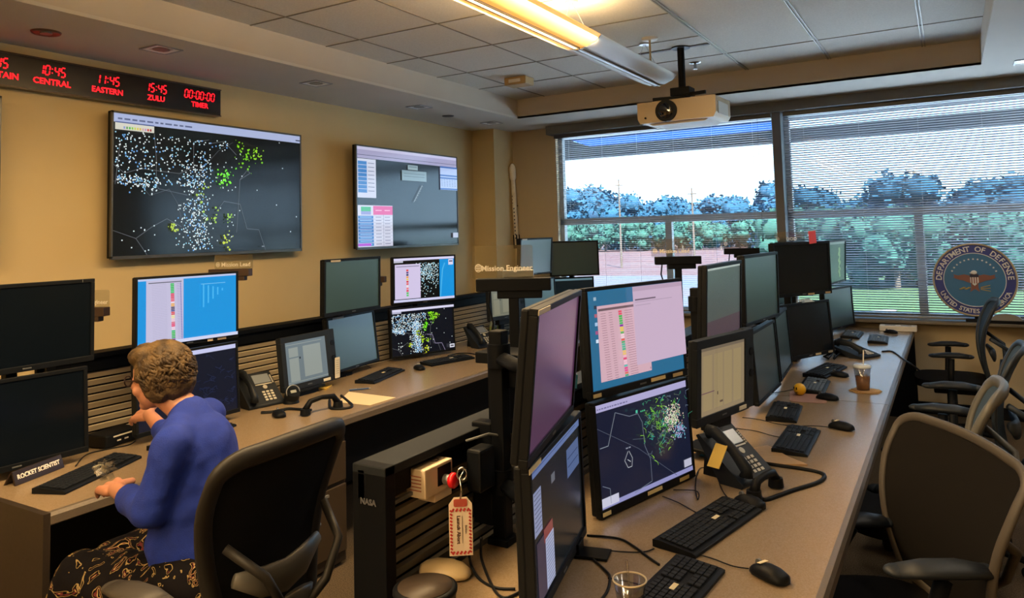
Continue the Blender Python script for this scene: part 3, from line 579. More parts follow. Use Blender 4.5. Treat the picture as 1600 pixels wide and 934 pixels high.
def c_g2(s):
    s.rect(0,0,1,1,'0e1114'); s.rect(0,0,1,.075,'5d6f9c'); s.rect(0,.03,.9,.038,'3c4a74'); s.rect(.68,.16,.96,.40,'4e6088'); s.rect(.70,.24,.94,.25,'2c3c60'); s.rect(.70,.31,.94,.32,'2c3c60')
    s.rect(.35,.2,.42,.27,'5c5f66'); s.rect(.03,.18,.16,.50,'8088a8'); 
    for i in range(9): s.rect(.04,.2+i*.032,.15,.206+i*.032,'40465c')
    s.rect(.05,.55,.22,.98,'3a3040'); s.rect(.17,.52,.33,.62,'7a3a3a'); s.rect(.19,.60,.34,.97,'9aa0bc')
    for i in range(14): s.rect(.20,.62+i*.025,.33,.625+i*.025,'585f7c')
def c_h1(s):
    rnd=random.Random(21); s.rect(0,0,1,1,'24678e'); cx_='d0a9b6'
    s.rect(.09,.16,.62,.93,cx_); s.rect(.10,.19,.6,.215,'6d5860')
    cols=['e05068','40b050','48b858','40b860','8030a0','e8c850','60b060','f0d0d8','e06050','48a870','50b898','40b088','e8c070','f0b0c0','e04878','f0c0d0','60b8b0','e05090','d87060','48a880']
    for i in range(28):
        v=.235+i*.0245; s.rect(.30,v,.335,v+.02,cols[i*20//28]); s.rect(.12,v+.006,.17,v+.010,'8a6470'); s.rect(.20,v+.006,.235,v+.010,'8a6470'); s.rect(.36,v+.006,.44,v+.010,'8a6470')
    s.rect(.43,.0,1,.83,'c6adc6'); s.rect(.45,.135,.68,.15,'6a5a6c'); s.rect(.45,.165,.87,.17,'a08ca4'); s.rect(.45,.20,.62,.206,'a894ac'); s.rect(.43,0,1,.05,'b59cb4')
    s.rect(.57,.88,.575,.9,'402030'); 
    for i,c in enumerate(('9ab0c0','203048','b06070','a0c0e0','a05080','d0e0f0')): s.rect(.03,.06+i*.085,.055,.095+i*.085,c)
def c_h2(s):
    rnd=random.Random(31); s.rect(0,0,1,1,'171b30'); s.rect(0,0,1,.075,'aca6d0'); s.words(.02,.04,12,'6c6890',.012,rnd,.03); s.rect(0,.955,1,1,'8f8fc0'); s.rect(0,.90,.17,.985,'c4c4d8'); s.rect(.9,.86,.99,.94,'b8b8cc')
    s.line([(.02,.42),(.10,.42),(.19,.12)],'8d95a0',.002); s.line([(.19,.12),(.33,.2),(.42,.2),(.46,.3),(.47,.55),(.52,.7),(.52,.93),(.33,.97)],'707888',.002); s.line([(.0,.22),(.4,.55),(.8,.98)],'4c5262',.0018); s.line([(.02,.78),(.09,.83),(.09,.97)],'707888',.002)
    s.line([(.29,.54),(.25,.62),(.28,.70),(.32,.70),(.33,.62),(.30,.54)],'b4b8c0',.002); s.line([(.28,.62),(.31,.65)],'b4b8c0',.0025); s.words(.27,.50,2,'8c90a0',.012,rnd,.03)
    for i in range(150):
        q=rnd.random(); u,v=rnd.gauss(.66,.11),rnd.gauss(.36,.16); v=max(v,.1); pts=[(u,v)]
        for k in range(4): u+=rnd.uniform(-.03,.03); v+=rnd.uniform(-.035,.035); pts.append((min(max(u,.45),.97),min(max(v,.09),.93)))
        s.line(pts,rnd.choice(['5a9a30','68b83a','88c838','3a8a6a','3aa89a','6a7a8a','4a5a4a','505a66','5c6a58']),.0016)
    pts=[(rnd.gauss(.76,.045),rnd.gauss(.33,.07)) for _ in range(260)]; s.dots(pts[:110],'e8dccf',.0024); s.dots(pts[110:180],'d8a8a0',.0022); s.dots(pts[180:],'a8d0a0',.0022)
    pts=[(rnd.gauss(.82,.035),rnd.gauss(.50,.04)) for _ in range(110)]; s.dots(pts[::2],'70b8d0',.0024); s.dots(pts[1::2],'a890c0',.0022)
    s.words(.40,.16,3,'48b080',.014,rnd,.02); s.rect(.35,.14,.37,.17,'50c0a0')
def c_touch(s,base,hi):
    s.rect(0,0,1,1,base); s.rect(.08,.14,.30,.94,hi); s.rect(.42,.14,.86,.88,hi); s.rect(.08,.36,.3,.39,base); s.rect(.32,.38,.35,.43,'20242a'); s.rect(0,.95,1,.965,hi); s.rect(.02,.06,.9,.075,hi)
def c_touchI(s):
    s.rect(0,0,1,1,'8c7a5e'); s.rect(0,.0,1,.05,'6d6050')
    for u in (.06,.3,.52,.74): s.rect(u,.12,u+.19,.93,'96835f')
    for u in (.33,.36,.70,.92): s.rect(u,.05,u+.006,.95,'7c6c52')
    s.rect(.02,.66,.30,.675,'6a4a52'); s.rect(.36,.69,.38,.74,'4a3c34'); s.rect(.42,.84,.49,.87,'5c4a3c')
def c_tealA(s): s.rect(0,0,1,1,'0d1a20')
ST=lambda *a:a
MON={}
def M_(key,label,pos,yaw,tilt,**k): MON[key]=(monitor(label,pos,yaw,tilt,**k),pos,yaw); return MON[key][0]
TEAL=px_mat('teal_painted_reflection',1.0,.30,1.0,(.032,.068,.072))  # window reflection on switched-off screens put into the base colour
M_('A1','upper black switched-off monitor at the far left of the desk row',(-3.30,1.63,1.325),0,0,bt=.024,tags=[(.9,.02,.0001,'e8e8e8')])
M_('A2','lower black switched-off monitor at the far left behind the name plate',(-3.25,1.57,.955),-3,3,bt=.024)
M_('B1','bright blue monitor with a spreadsheet above the seated woman',(-3.40,2.46,1.31),-6,0,w=.56,content=c_sheet,bz=.012,bt=.02,tags=[(.03,.975,.035,'8a7a58'),(.7,.975,.03,'b8a890'),(.82,.975,.05,'8a7a68')])
M_('B2','dark navy radar monitor beside the seated woman\'s head',(-3.227,2.34,.955),-1,3,w=.56,content=c_navy,bz=.012,bt=.02,tags=[(.72,.965,.03,'b8a890')])
def touch(key,label,pos,yaw,tilt,w,h,cont,tagc):
    t=M_(key,label,pos,yaw,tilt,w=w,h=h,content=cont,bz=.034,m=DGREY,depth=.075)
    b=MB(); b.box((w/2+.026,.022,0),(.05,.045,h)); sp=obj('speaker_bar',b,DGREY,t,.004)
    for z in (-.02,.07): b=MB(); b.cyl((w/2+.026,-.004,z),(w/2+.026,.0,z),.017,seg=18); obj('speaker_cone',b,BLK,sp)
    b=MB(); b.box((w*.36,-.0075,-h/2+.016),(.06,.002,.016)); obj('sticker',b,mat('sticker_w','d8d4c4',.6,bump=(90,.02)),t)
    b=MB(); b.box((0,.03,-h/2-.02),(.16,.05,.05)); b.box((0,.05,pos[2]*-1+.762+.01),(.2,.16,.014)); b.box((0,.06,(-h/2-pos[2]+.76)/2),(.05,.03,pos[2]-.75-h/2+.08)); 
    obj('foot',b,BLK,t,.004)
    return t
touch('C','grey touch panel with two round speakers on the left desk, next to the desk phone',(-3.34,3.21,.935),2,7,.40,.31,lambda s:c_touch(s,'6b767a','8f958e'),0)
M_('D1','upper dark unlit monitor of the pair in the middle of the left row',(-3.41,3.69,1.34),2,-1,bt=.024,sm=TEAL,tags=[(.18,.035,.09,'a8a090')])
M_('D2','lower dark teal unlit monitor leaning below its twin in the middle of the left row',(-3.50,3.785,.963),8,7,w=.547,h=.355,sm=TEAL,tags=[(.22,.03,.12,'8a8f92')])
M_('E1','monitor with a pink list and blue strip, on top of the left-row radar monitor',(-3.498,4.576,1.318),-22,-1,w=.56,content=c_e1,bz=.012,bt=.02)
M_('E2','radar map monitor, lower of the lit pair in the left row',(-3.457,4.493,.945),-21,3,w=.56,content=c_e2,bz=.010,bt=.014)
M_('F1','teal unlit monitor behind the etched engineer sign',(-3.53,6.42,1.419),-6,-4,sm=TEAL,tags=[(.12,.03,.08,'b8b0a0')])
M_('F2','teal unlit monitor turned square to the camera in the far left corner',(-3.36,6.93,1.375),-50,2,w=.52,sm=TEAL)
M_('F3','lower unlit monitor in the far corner behind the tall sign post',(-3.50,6.42,1.02),-6,2,sm=TEAL)
M_('F4','lower unlit monitor in the far left corner with a pale top strip',(-3.42,6.96,1.0),-45,2,w=.50,sm=TEAL,content=lambda s:(s.rect(0,0,1,1,'0d171b'),s.rect(0,.0,1,.06,'5c7a84'),s.line([(.2,.6),(.3,.55),(.35,.66),(.5,.5)],'6a8088',.004),s.line([(.6,.55),(.8,.4)],'6a8088',.004)))
touch('F5','small pale touch panel at the far end of the left row behind the sign post',(-3.42,5.62,1.05),-12,3,.40,.30,lambda s:c_touch(s,'6b6a58','7e7a64'),0)
M_('G1','upper purplish monitor seen nearly edge-on, closest to the camera',(-.911,1.749,1.305),15,-6,content=c_g1,bt=.02,tags=[(.10,.02,.12,'c8bfa8')])
M_('G2','lower monitor seen nearly edge-on at the bottom, showing grey windows',(-.937,1.796,.935),13,1,content=c_g2,bt=.024,tags=[(.07,.025,.10,'d8cda8')])
M_('H1','large blue monitor with a pink spreadsheet in the centre of the room',(-.962,2.478,1.291),-15.6,2,content=c_h1,bz=.012,bt=.026,tags=[(.05,.965,.04,'cdbb84'),(.66,.955,.085,'d8c38c'),(.88,.965,.06,'b8a070')])
M_('H2','navy radar monitor below the large blue spreadsheet monitor in mid room',(-.945,2.474,.924),-14.8,2.7,content=c_h2,bz=.010,bt=.026,tags=[(.05,.965,.04,'e0cf98'),(.53,.955,.085,'dcc78e'),(.86,.965,.06,'c8b070')])
touch('I','beige touch panel with a speaker bar above the desk phone on the centre desk',(-.82,3.02,1.06),-14,-3,.42,.33,c_touchI,0)
M_('J1','pale green-grey monitor seen edge-on, upper, left of its twin behind the touch panel',(-.93,3.50,1.312),-2,-3,sm=TEAL,content=lambda s:(s.rect(0,0,1,1,'4a524f'),s.rect(0,.0,1,.03,'a0a8a4'),s.rect(0,.72,1,1,'4a3c44')))  # window reflection painted as a glowing grey screen
M_('K1','teal unlit monitor, upper, turned sideways between the grey monitor and the black one',(-.889,4.12,1.331),-6,-1,sm=TEAL)
M_('K2','unlit monitor, lower, partly hidden behind the beige touch panel',(-.872,4.06,.955),0,3,sm=TEAL)
M_('L2','narrow unlit monitor seen edge-on, lower, just left of the stacked black pair',(-.896,4.66,.964),4,3,sm=TEAL)
M_('M1','upper black monitor with a pink note on its top edge',(-.876,5.314,1.362),-31,0,tags=[(.62,.975,.06,'a8906c'),(.92,.975,.05,'a8906c')],bt=.024)
M_('M2','lower black monitor of the stacked black pair near the window',(-.86,5.28,.962),-25,4,tags=[(.65,.965,.06,'c8b48c'),(.9,.965,.05,'a8a08c')],bt=.024)
M_('N1','upper monitor peeking out to the right of the black pair, map-like reflections painted on it',(-.829,6.72,1.345),-8,-3,w=.50,sm=TEAL,content=lambda s:(s.rect(0,0,1,1,'16302e'),s.rect(0,0,1,.06,'606c70'),[s.blob(.62+.04*math.sin(i*2.3),.2+.055*i,.022,'5f7a50',random.Random(i)) for i in range(13)]))  # mottled reflection painted as glowing blobs
M_('N2','teal unlit monitor standing on the desk at the window end',(-.86,6.92,.942),-18,2,w=.53,h=.345,sm=TEAL)
# black posts carrying the stacked monitors
def stand(label,keys,back=.135,at=None):
    ms=[MON[k] for k in keys]; p0=Vector(ms[0][1]); a=R(ms[0][2]); n=Vector((math.cos(a),math.sin(a),0))
    base=Vector(at) if at else p0-n*back; t=thing('monitor_stand',label,'monitor stand',(base.x,base.y,DZ))
    top=max(m[1][2] for m in ms)+.06-DZ
    b=MB(); b.box((0,0,.01),((.07,.07,.02) if at else (.10,.16,.02))); obj('base_plate',b,RAIL,t,.003)
    b=MB(); b.box((0,0,top/2),(.045,.045,top)); obj('post',b,RAIL,t,.004)
    for m in ms:
        q=Vector(m[1]); aa=R(m[2]); nn=Vector((math.cos(aa),math.sin(aa),0)); e=q-nn*.065; e=e-base; z=q.z-DZ
        b=MB(); b.sweep([(0,0,z-.02),(e.x*.5-.0,e.y*.5,z-.02),(e.x,e.y,z)],(.022,.014),8); b.cyl((0,0,z-.05),(0,0,z+.02),.036,seg=14); obj('arm',b,RAIL,t)
    return t
for lab,k in [('black post behind the two dark monitors at the far left',['A1','A2']),('black post behind the blue spreadsheet monitor on the left desk',['B1','B2']),('black post behind the dark pair on the left desk',['D1','D2']),('black post behind the lit radar pair on the left desk',['E1','E2']),('black post behind the corner monitor by the engineer sign',['F1','F3']),('black post behind the corner monitor nearest the window',['F2','F4']),
  ('black post behind the purplish edge-on monitor',['G1','G2']),('black post behind the big blue spreadsheet monitor',['H1','H2']),('black post behind the pale grey edge-on monitor',['J1']),('black post behind the sideways teal monitor',['K1','K2']),('black post behind the narrow edge-on monitor',['L2']),('black post behind the stacked black monitors',['M1','M2']),('black post behind the monitors at the window end of the centre desk',['N1','N2'])]: stand(lab,k,at=(-1.20,1.93,0) if k[0]=='G1' else None)
p=MON['M2'][0].location; o=thing('paper_slip','bluish paper slip lying on top of the lower black monitor by the window','paper',(p.x-.005,p.y+.03,p.z+.182),60)
b=MB(); b.box((0,0,.006),(.12,.05,.002),(R(20),0,0)); b.box((-.05,.0,.004),(.06,.04,.002),(R(-12),0,.4)); obj('slip',b,mat('slip_paper','a8b8c4',.6,bump=(60,.02)),o)
# pink note
a=MON['M1'][0]; o=thing('sticky_note','pink sticky note on the top edge of the upper black monitor','note',PX(1258,372,-.80) if 0 else Vector((-.845,5.325,1.545)),-31+90)
b=MB(); b.box((.05,-.012,.028),(.07,.002,.085),(0,R(-4),0)); obj('note',b,mat('pink_note','e0505a',.7,bump=(60,.02)),o)
# sign posts
ETCH=mat('etched_letters','d6d0c2',.8,bump=(90,.02))
def signpost(label,x,y,ztop,L,ang,m,foot):
    t=thing('sign_post',label,'sign post',(x,y,foot),ang); H_=ztop-foot
    b=MB(); b.box((0,0,H_/2-.03),(.036,.036,H_-.06)); obj('post',b,m,t,.003)
    b=MB(); b.box((0,0,H_-.022),(L,.05,.044)); b.box((L*.08,0,H_-.055),(L*.6,.04,.03)); obj('shelf',b,m,t,.003)
    b=MB(); b.tube=None; b.sweep([(-L*.33,.03,H_-.04),(-L*.36,.035,H_-.1),(-L*.30,.03,H_-.16),(-L*.33,.03,H_-.2)],.004,6); b.ell((-L*.33,.03,H_-.2),(.008,.008,.014)); obj('hanging_cable',b,BLK,t)
    return t
def signplate(label,txt,x,y,z,w,h,ang,tsz,lx=0):
    t=thing('desk_sign',label,'sign',(x,y,z),ang)
    b=MB(); b.prism(rrect(w,h,.008,4,0,h/2),-.002,.002,'y'); obj('plate',b,ACRYL,t)
    b=MB(); b.text(txt,tsz,TR((.015+lx,-.003,h*.30),(PI/2,0,0)),.0005,.0004); obj('lettering',b,ETCH,t)
    b=MB(); cxl=-w/2+.022+lx; pts=[(cxl+.011*math.cos(2*PI*i/20),-.003,h*.32+.013*math.sin(2*PI*i/20)) for i in range(20)]; b.sweep(pts,.0016,5,True)
    b.box((cxl,-.003,h*.32),(.016,.001,.003)); b.box((cxl,-.003,h*.38),(.012,.001,.003)); b.box((cxl,-.003,h*.26),(.012,.001,.003)); obj('emblem',b,ETCH,t)
    return t
signpost('black sign post in mid room carrying the engineer sign',-1.33,2.25,1.50,.262,26,RAIL,1.07)
signplate('clear etched sign with pale lettering for the engineer post','Mission Engineer',-1.365,2.235,1.50,.215,.115,26,.0265)
o=thing('document_box','small silver box lying on the shelf behind the engineer sign','box',(-1.325,2.275,1.50),26); b=MB(); b.box((.0,0,.014),(.11,.02,.026)); obj('case',b,SILV,o,.003)
signpost('black sign post in front of the left window, the nearer one',-1.33,4.07,1.50,.255,26,RAIL,1.07)
signplate('clear etched lead sign on the nearer sign post before the left window','Mission Lead',-1.36,4.06,1.50,.23,.10,26,.032)
signpost('black sign post in front of the left window, the farther one',-1.33,5.55,1.50,.25,20,RAIL,1.07)
signplate('clear blank-looking sign on the farther sign post before the left window','',-1.36,5.54,1.50,.20,.10,20,.026)
p=PY(1235,378,6.1); signpost('black sign post rising just behind the upper black monitor',p.x,p.y,p.z,.24,15,RAIL,DZ)
signplate('clear etched sign above the upper black monitor with the pink note','DOD Liaison' if 0 else 'DOD',p.x,p.y-.03,p.z,.22,.08,15,.034)
p=PX(360,420,-3.74); signpost('brown sign post below the large map television',p.x,p.y,p.z,.26,22,mat('sign_brown','3a2a22',.5,bump=(60,.04)),1.12)
signplate('clear etched lead sign below the large map television','Mission Lead',p.x+.03,p.y,p.z,.245,.085,22,.036)
p=PX(130,480,-3.74); signpost('brown sign post half hidden behind the black monitor at far left',p.x,p.y,p.z,.26,22,MATS['sign_brown'],1.12)
signplate('clear etched engineer sign half hidden behind the black monitor at far left','Mission Engineer',p.x+.03,p.y,p.z,.245,.085,22,.03)
p=PX(576,432,-3.74); signpost('brown sign post just right of the upper dark monitor in the left row',p.x,p.y,p.z,.26,22,MATS['sign_brown'],1.12)
# ================================================================ THE WALL SEAL
c=PY(1522.5,437,7.30); Rr=.297
o=thing('round_seal','large round blue seal with an eagle leaning upright on the window sill','seal',(c.x,7.30,.812)); hz=c.z-.812
b=MB(); b.cyl((0,.0,hz),(0,.02,hz),Rr,seg=64); obj('disc',b,mat('seal_navy','26388a',.35,bump=(60,.02)),o)
b=MB(); pts=[(Rr*math.cos(2*PI*i/64),0,hz+Rr*math.sin(2*PI*i/64)) for i in range(64)]; b.sweep(pts,.008,8,True); obj('rope_rim',b,mat('seal_gold','a39a84',.5,bump=(300,.4)),o)
b=MB(); b.cyl((0,-.003,hz),(0,0,hz),Rr*.745,seg=64); obj('inner_disc',b,mat('seal_blue','2c6a9c',.4,bump=(60,.02)),o)
b=MB(); pts=[(Rr*.745*math.cos(2*PI*i/64),-.003,hz+Rr*.745*math.sin(2*PI*i/64)) for i in range(64)]; b.sweep(pts,.003,6,True); obj('inner_ring',b,mat('seal_cream','d2d8dc',.5,bump=(90,.02)),o)
CREAM=MATS['seal_cream']
def arc(txt,a0,a1,rad,size,flip):
    b=MB(); n=len(txt)
    for i,ch in enumerate(txt):
        if ch==' ': continue
        a=R(a0+(a1-a0)*(i/(n-1))); rot=a-PI/2 if not flip else a+PI/2
        b.text(ch,size,Matrix.Translation((rad*math.cos(a),-.004,hz+rad*math.sin(a)))@Matrix.Rotation(-rot,4,'Y')@Matrix.Rotation(PI/2,4,'X'),.001)
    return b
obj('upper_lettering',arc('DEPARTMENT OF DEFENSE',176,4,Rr*.855,.062,False),CREAM,o)
obj('lower_lettering',arc('UNITED STATES OF AMERICA',206,334,Rr*.875,.05,True),CREAM,o)
b=MB()
for i in range(13):
    a=R(155-130*i/12); x,z=Rr*.58*math.cos(a),hz+Rr*.58*math.sin(a)
    b.add([(x+(.010 if k%2==0 else .004)*math.sin(k*PI/5),-.0045,z+(.010 if k%2==0 else .004)*math.cos(k*PI/5)) for k in range(10)],[tuple(range(10))[::-1]])
obj('stars',b,CREAM,o)
b=MB()
for s_ in (-1,1):
    b.prism([(s_*x,hz+z) for x,z in [(.01,.0),(.03,.035),(.07,.045),(.115,.035),(.15,.045),(.14,.025),(.155,.02),(.13,.008),(.11,.0),(.08,-.006),(.05,-.02),(.02,-.03)]],-.006,-.003,'y')
b.prism([(x,hz+z) for x,z in [(-.025,-.06),(-.035,-.1),(0,-.075),(.035,-.1),(.025,-.06),(.03,.02),(.02,.05),(-.02,.05),(-.03,.02)]],-.006,-.003,'y')
obj('eagle_body',b,mat('eagle_brown','7a5048',.6,bump=(90,.05)),o)
b=MB(); b.ell((0,-.006,hz+.062),(.022,.004,.016)); b.prism([(-.034,hz+.058),(-.016,hz+.064),(-.018,hz+.05)],-.007,-.004,'y'); obj('eagle_head',b,CREAM,o)
b=MB(); b.prism([(x,hz+z) for x,z in [(-.03,.045),(.03,.045),(.03,-.02),(.0,-.05),(-.03,-.02)]],-.009,-.006,'y'); obj('shield',b,CREAM,o)
b=MB(); b.prism([(-.031,hz+.022),(.031,hz+.022),(.031,hz+.046),(-.031,hz+.046)],-.011,-.006,'y'); obj('shield_chief',b,mat('shield_navy','1c2340',.6,bump=(60,.02)),o)
b=MB(); 
for i in range(3): b.bb((-.022+i*.017,-.011,hz-.03),(-.015+i*.017,-.006,hz+.022))
obj('shield_stripes',b,mat('shield_red','7a3a34',.6,bump=(60,.02)),o)
b=MB()
for i in range(3): b.box((.075,-.006,hz-.085+i*.016),(.07,.003,.006),(0,R(12-i*14),0))
for i in range(6): b.ell((-.04-.012*i,-.006,hz-.065-.006*(i%3)),(.012,.002,.005))
obj('arrows_and_branch',b,mat('seal_olive','a08d50',.6,bump=(60,.02)),o)
b=MB(); b.box((.0,.03,.012),(.16,.05,.024)); b.box((0,.03,.06),(.03,.02,.1),(R(10),0,0)); obj('easel_foot',b,BLK,o,.003)
p=PY(1572,498,7.30); o=thing('sill_gadget','rounded silver gadget with a dark base on the sill right of the seal','gadget',(p.x-.0,7.285,.812)); b=MB(); b.prism([(.11*math.cos(R(a)),.024+.055*math.sin(R(a))) for a in range(0,181,15)],-.03,.03,'y',True); obj('shell',b,SILV,o,.003); b=MB(); b.box((-.0,0,.012),(.24,.07,.024)); obj('base',b,BLK,o,.003)
#SECTION4
# ================================================================ CHAIRS
def make_chair(label,loc,rz,armz=.68,mesh=FAB,frame=CHF,htop=1.02,lumbar=False,hw=.255,ft=1.,cr=.34,ax=0,wb=.60):
    t=thing('office_chair',label,'chair',loc,rz)
    zb=.50; zt=htop
    def bx(z): u=(z-zb)/(zt-zb); return -.235-.045*math.sin(u*PI*.9)*-1-.10*u*u+.02
    def wid(u): return hw*(wb+(1-wb)*min(1,(u*1.35))**.8)
    loop=[]
    N=14
    for i in range(N+1):
        u=i/N*.90; loop.append((wid(u),zb+(zt-zb)*u))
    r_=hw*cr; az=armz if isinstance(armz,tuple) else (armz,armz)
    top=[]
    x0,z0=loop[-1]; 
    for i in range(1,7): a=PI/2*i/7; top.append((x0-r_*(1-math.cos(a)),z0+(zt-z0)*math.sin(a)))
    n2=[(x0-r_-(x0-r_)*k/4,zt+.006*math.sin(k/4*PI/2)) for k in range(0,5)]
    right=loop+top+n2
    full=right+[(-y,z) for y,z in right[::-1][1:]]
    bot=[(-(right[0][0])*(1-2*k/6),zb-.018*math.sin(PI*k/6)) for k in range(1,6)]
    full=full+bot
    P3=[(bx(z)-.05*(1-(y/hw)**2)*.6,y,z) for y,z in full]
    b=MB(); b.sweep(P3,(.019*ft,.030*ft),10,True,up=(1,0,0)); obj('back_frame',b,frame,t)
    b=MB(); rows=18; cols=14; vs=[]
    def wz(z):
        c=[abs(y) for (y,z1),(y2,z2) in zip(right,right[1:]) if (z1<=z<=z2)]
        return max(c) if c else right[0][0]
    zs=[zb+.005+(zt-zb-.012)*i/rows for i in range(rows+1)]
    for side in (0,.010):
        for z in zs:
            wq=wz(z)*.985
            for j in range(cols+1):
                y=-wq+2*wq*j/cols; vs.append((bx(z)-.05*(1-(y/hw)**2)*.6-side,y,z))
    K=(rows+1)*(cols+1); fs=[]
    for i in range(rows):
        for j in range(cols):
            a=i*(cols+1)+j; fs.append((a,a+1,a+cols+2,a+cols+1)); fs.append((K+a,K+a+cols+1,K+a+cols+2,K+a+1))
    b.add(vs,fs,True); obj('back_mesh',b,mesh,t)
    b=MB()
    b.sweep([(-.02,0,.40),(-.16,0,.395),(-.27,0,.43),(-.325,0,.52),(-.335,0,.62)],[(.03,.05),(.03,.05),(.028,.045),(.022,.05),(.015,.06)],10,up=(0,0,1))
    for s_ in (-1,1): b.sweep([(-.325,0,.54),(-.36,s_*.09,.62),(-.36,s_*.15,.72),(bx(.8)-.055,s_*.20,.80)],.014,8)
    obj('back_support',b,frame,t)
    b=MB(); b.sweep([(bx(.66)-.065,-.17,.70),(bx(.66)-.085,-.08,.665),(bx(.66)-.095,0,.655),(bx(.66)-.085,.08,.665),(bx(.66)-.065,.17,.70)],[(.012,.02),(.014,.045),(.014,.05),(.014,.045),(.012,.02)],10,up=(1,0,0)); obj('lumbar_pad',b,CHG if lumbar else frame,t)
    b=MB(); poly=[(.0+.245*math.copysign(abs(math.cos(R(a)))**.6,math.cos(R(a))),.245*math.copysign(abs(math.sin(R(a)))**.6,math.sin(R(a)))) for a in range(0,360,12)]
    b.prism(poly,.43,.485,'z'); obj('seat',b,mesh if mesh is FAB else FAB,t,.02,3)
    b=MB(); b.box((-.02,0,.40),(.28,.22,.06)); obj('seat_mechanism',b,RAIL,t,.01)
    for s_ in (-1,1):
        armz=az[0 if s_<0 else 1]
        b=MB(); b.sweep([(.02,s_*.12,.40),(.02,s_*.25,.42),(.01,s_*.30,.48),(ax,s_*.30,armz-.02)],(.022,.02),10); a=obj('arm_support',b,RAIL,t)
        b=MB(); b.M=TR((ax,0,0)); pts=[(-.11,s_*.295,armz),(-.05,s_*.295,armz+.006),(.04,s_*.29,armz+.004),(.11,s_*.28,armz-.004)]; b.sweep(pts,[(.016,.038),(.02,.047),(.02,.047),(.014,.036)],14,up=(0,0,1)); b.ell((-.11,s_*.295,armz),(.035,.037,.016)); b.ell((.11,s_*.28,armz-.004),(.035,.035,.0145)); obj('armrest',b,DGREY if frame is not CHF else mat('arm_pad','3a3632',.55,bump=(200,.1)),t)
    b=MB(); b.cyl((0,0,.10),(0,0,.37),.028); b.cyl((0,0,.25),(0,0,.385),.035); obj('gas_column',b,CHROME,t)
    b=MB(); b.cyl((0,0,.07),(0,0,.12),.05)
    for k in range(5): a=2*PI*k/5+.3; b.sweep([(0,0,.105),(.15*math.cos(a),.15*math.sin(a),.095),(.31*math.cos(a),.31*math.sin(a),.072)],[(.024,.03),(.02,.026),(.014,.02)],8,up=(0,0,1))
    obj('star_base',b,RAIL,t)
    for k in range(5):
        a=2*PI*k/5+.3; x,y=.31*math.cos(a),.31*math.sin(a); b=MB()
        for s_ in (-1,1): b.cyl((x-s_*.008*math.sin(a),y+s_*.008*math.cos(a),.028),(x-s_*.024*math.sin(a),y+s_*.024*math.cos(a),.028),.028,seg=14)
        b.cyl((x,y,.03),(x,y,.07),.008,seg=8); obj('caster',b,BLK,t)
    return t
make_chair('black office chair the woman in blue is sitting on',(-2.06,1.60,0),183,.665,lumbar=True,htop=1.05,hw=.25)
make_chair('large dark mesh office chair in the right foreground',(-.28,2.53,0),208,(.64,.735),mesh=mat('chair_mesh_dark','141211',.95,bump=(900,.6),spec=.1),frame=mat('chair_frame_taupe','443f3a',.5,bump=(150,.06),spec=.3),htop=.995,hw=.345,ft=.55,cr=.30,ax=-.08,wb=.74)
make_chair('grey-rimmed office chair just behind the large foreground chair',(-.19,3.50,0),179,.64,mesh=FABB,frame=CHG,htop=1.0,hw=.21,ft=.9)
make_chair('office chair at the right edge with its arms raised above the desk',(-.06,4.36,0),176,.775,mesh=FABB,frame=mat('chair_frame_blue','222b36',.5,bump=(150,.06)),htop=1.04,hw=.25,ft=.6)
make_chair('office chair by the window sill in front of the round seal',(-.06,6.58,0),182,.68,mesh=FABB,frame=MATS['chair_frame_blue'],htop=1.05,hw=.25,ft=.7)
# ================================================================ DESK THINGS
def keyboard(label,pl,pr,anchor='l',L=.44,D=.138,gm=None,name='keyboard'):
    a=PZ(*pl,.745); c=PZ(*pr,.745); d=(c-a).normalized(); ang=math.degrees(math.atan2(d.y,d.x)); n=Vector((-d.y,d.x,0))
    ctr=(a+d*L/2 if anchor=='l' else c-d*L/2 if anchor=='r' else (a+c)/2)+n*D/2
    t=thing(name,label,'keyboard',(ctr.x,ctr.y,DZ+.001),ang)
    b=MB(); b.prism([(-D/2,0),(D/2,0),(D/2,.020),(D/2-.02,.022),(-D/2+.01,.012),(-D/2,.009)],-L/2,L/2,'x'); obj('body',b,BLK,t,.002)
    b=MB(); rows=6; ry=(D-.03)/rows
    for i in range(rows):
        y=-D/2+.014+ry*(i+.5); z=.0125+.0085*(i+.5)/rows+.004; x=-L/2+.012; segs=[(x,L*.62),(x+L*.645,L*.13),(x+L*.79,L*.16)]
        for si,(x0,wd) in enumerate(segs):
            n_=[15,3,4][si]; 
            if si==0 and i==0: ws_=[1.3,1.1,1.3,6.2,1.3,1.1,1.3]
            else: ws_=[1]*n_
            if si==1 and i in (2,): continue
            tot=sum(ws_); xx=x0
            for q in ws_:
                k=wd*q/tot; b.box((xx+k/2,y,z),(k-.0028,ry-.0028,.005),(R(5),0,0)); xx+=k
    obj('keys',b,gm or KEY,t,.0008,1)
    b=MB(); b.box((L*.08,-.002,.0235),(.034,.013,.0012),(R(5),0,0)); obj('label_sticker',b,LBL,t)
    return t
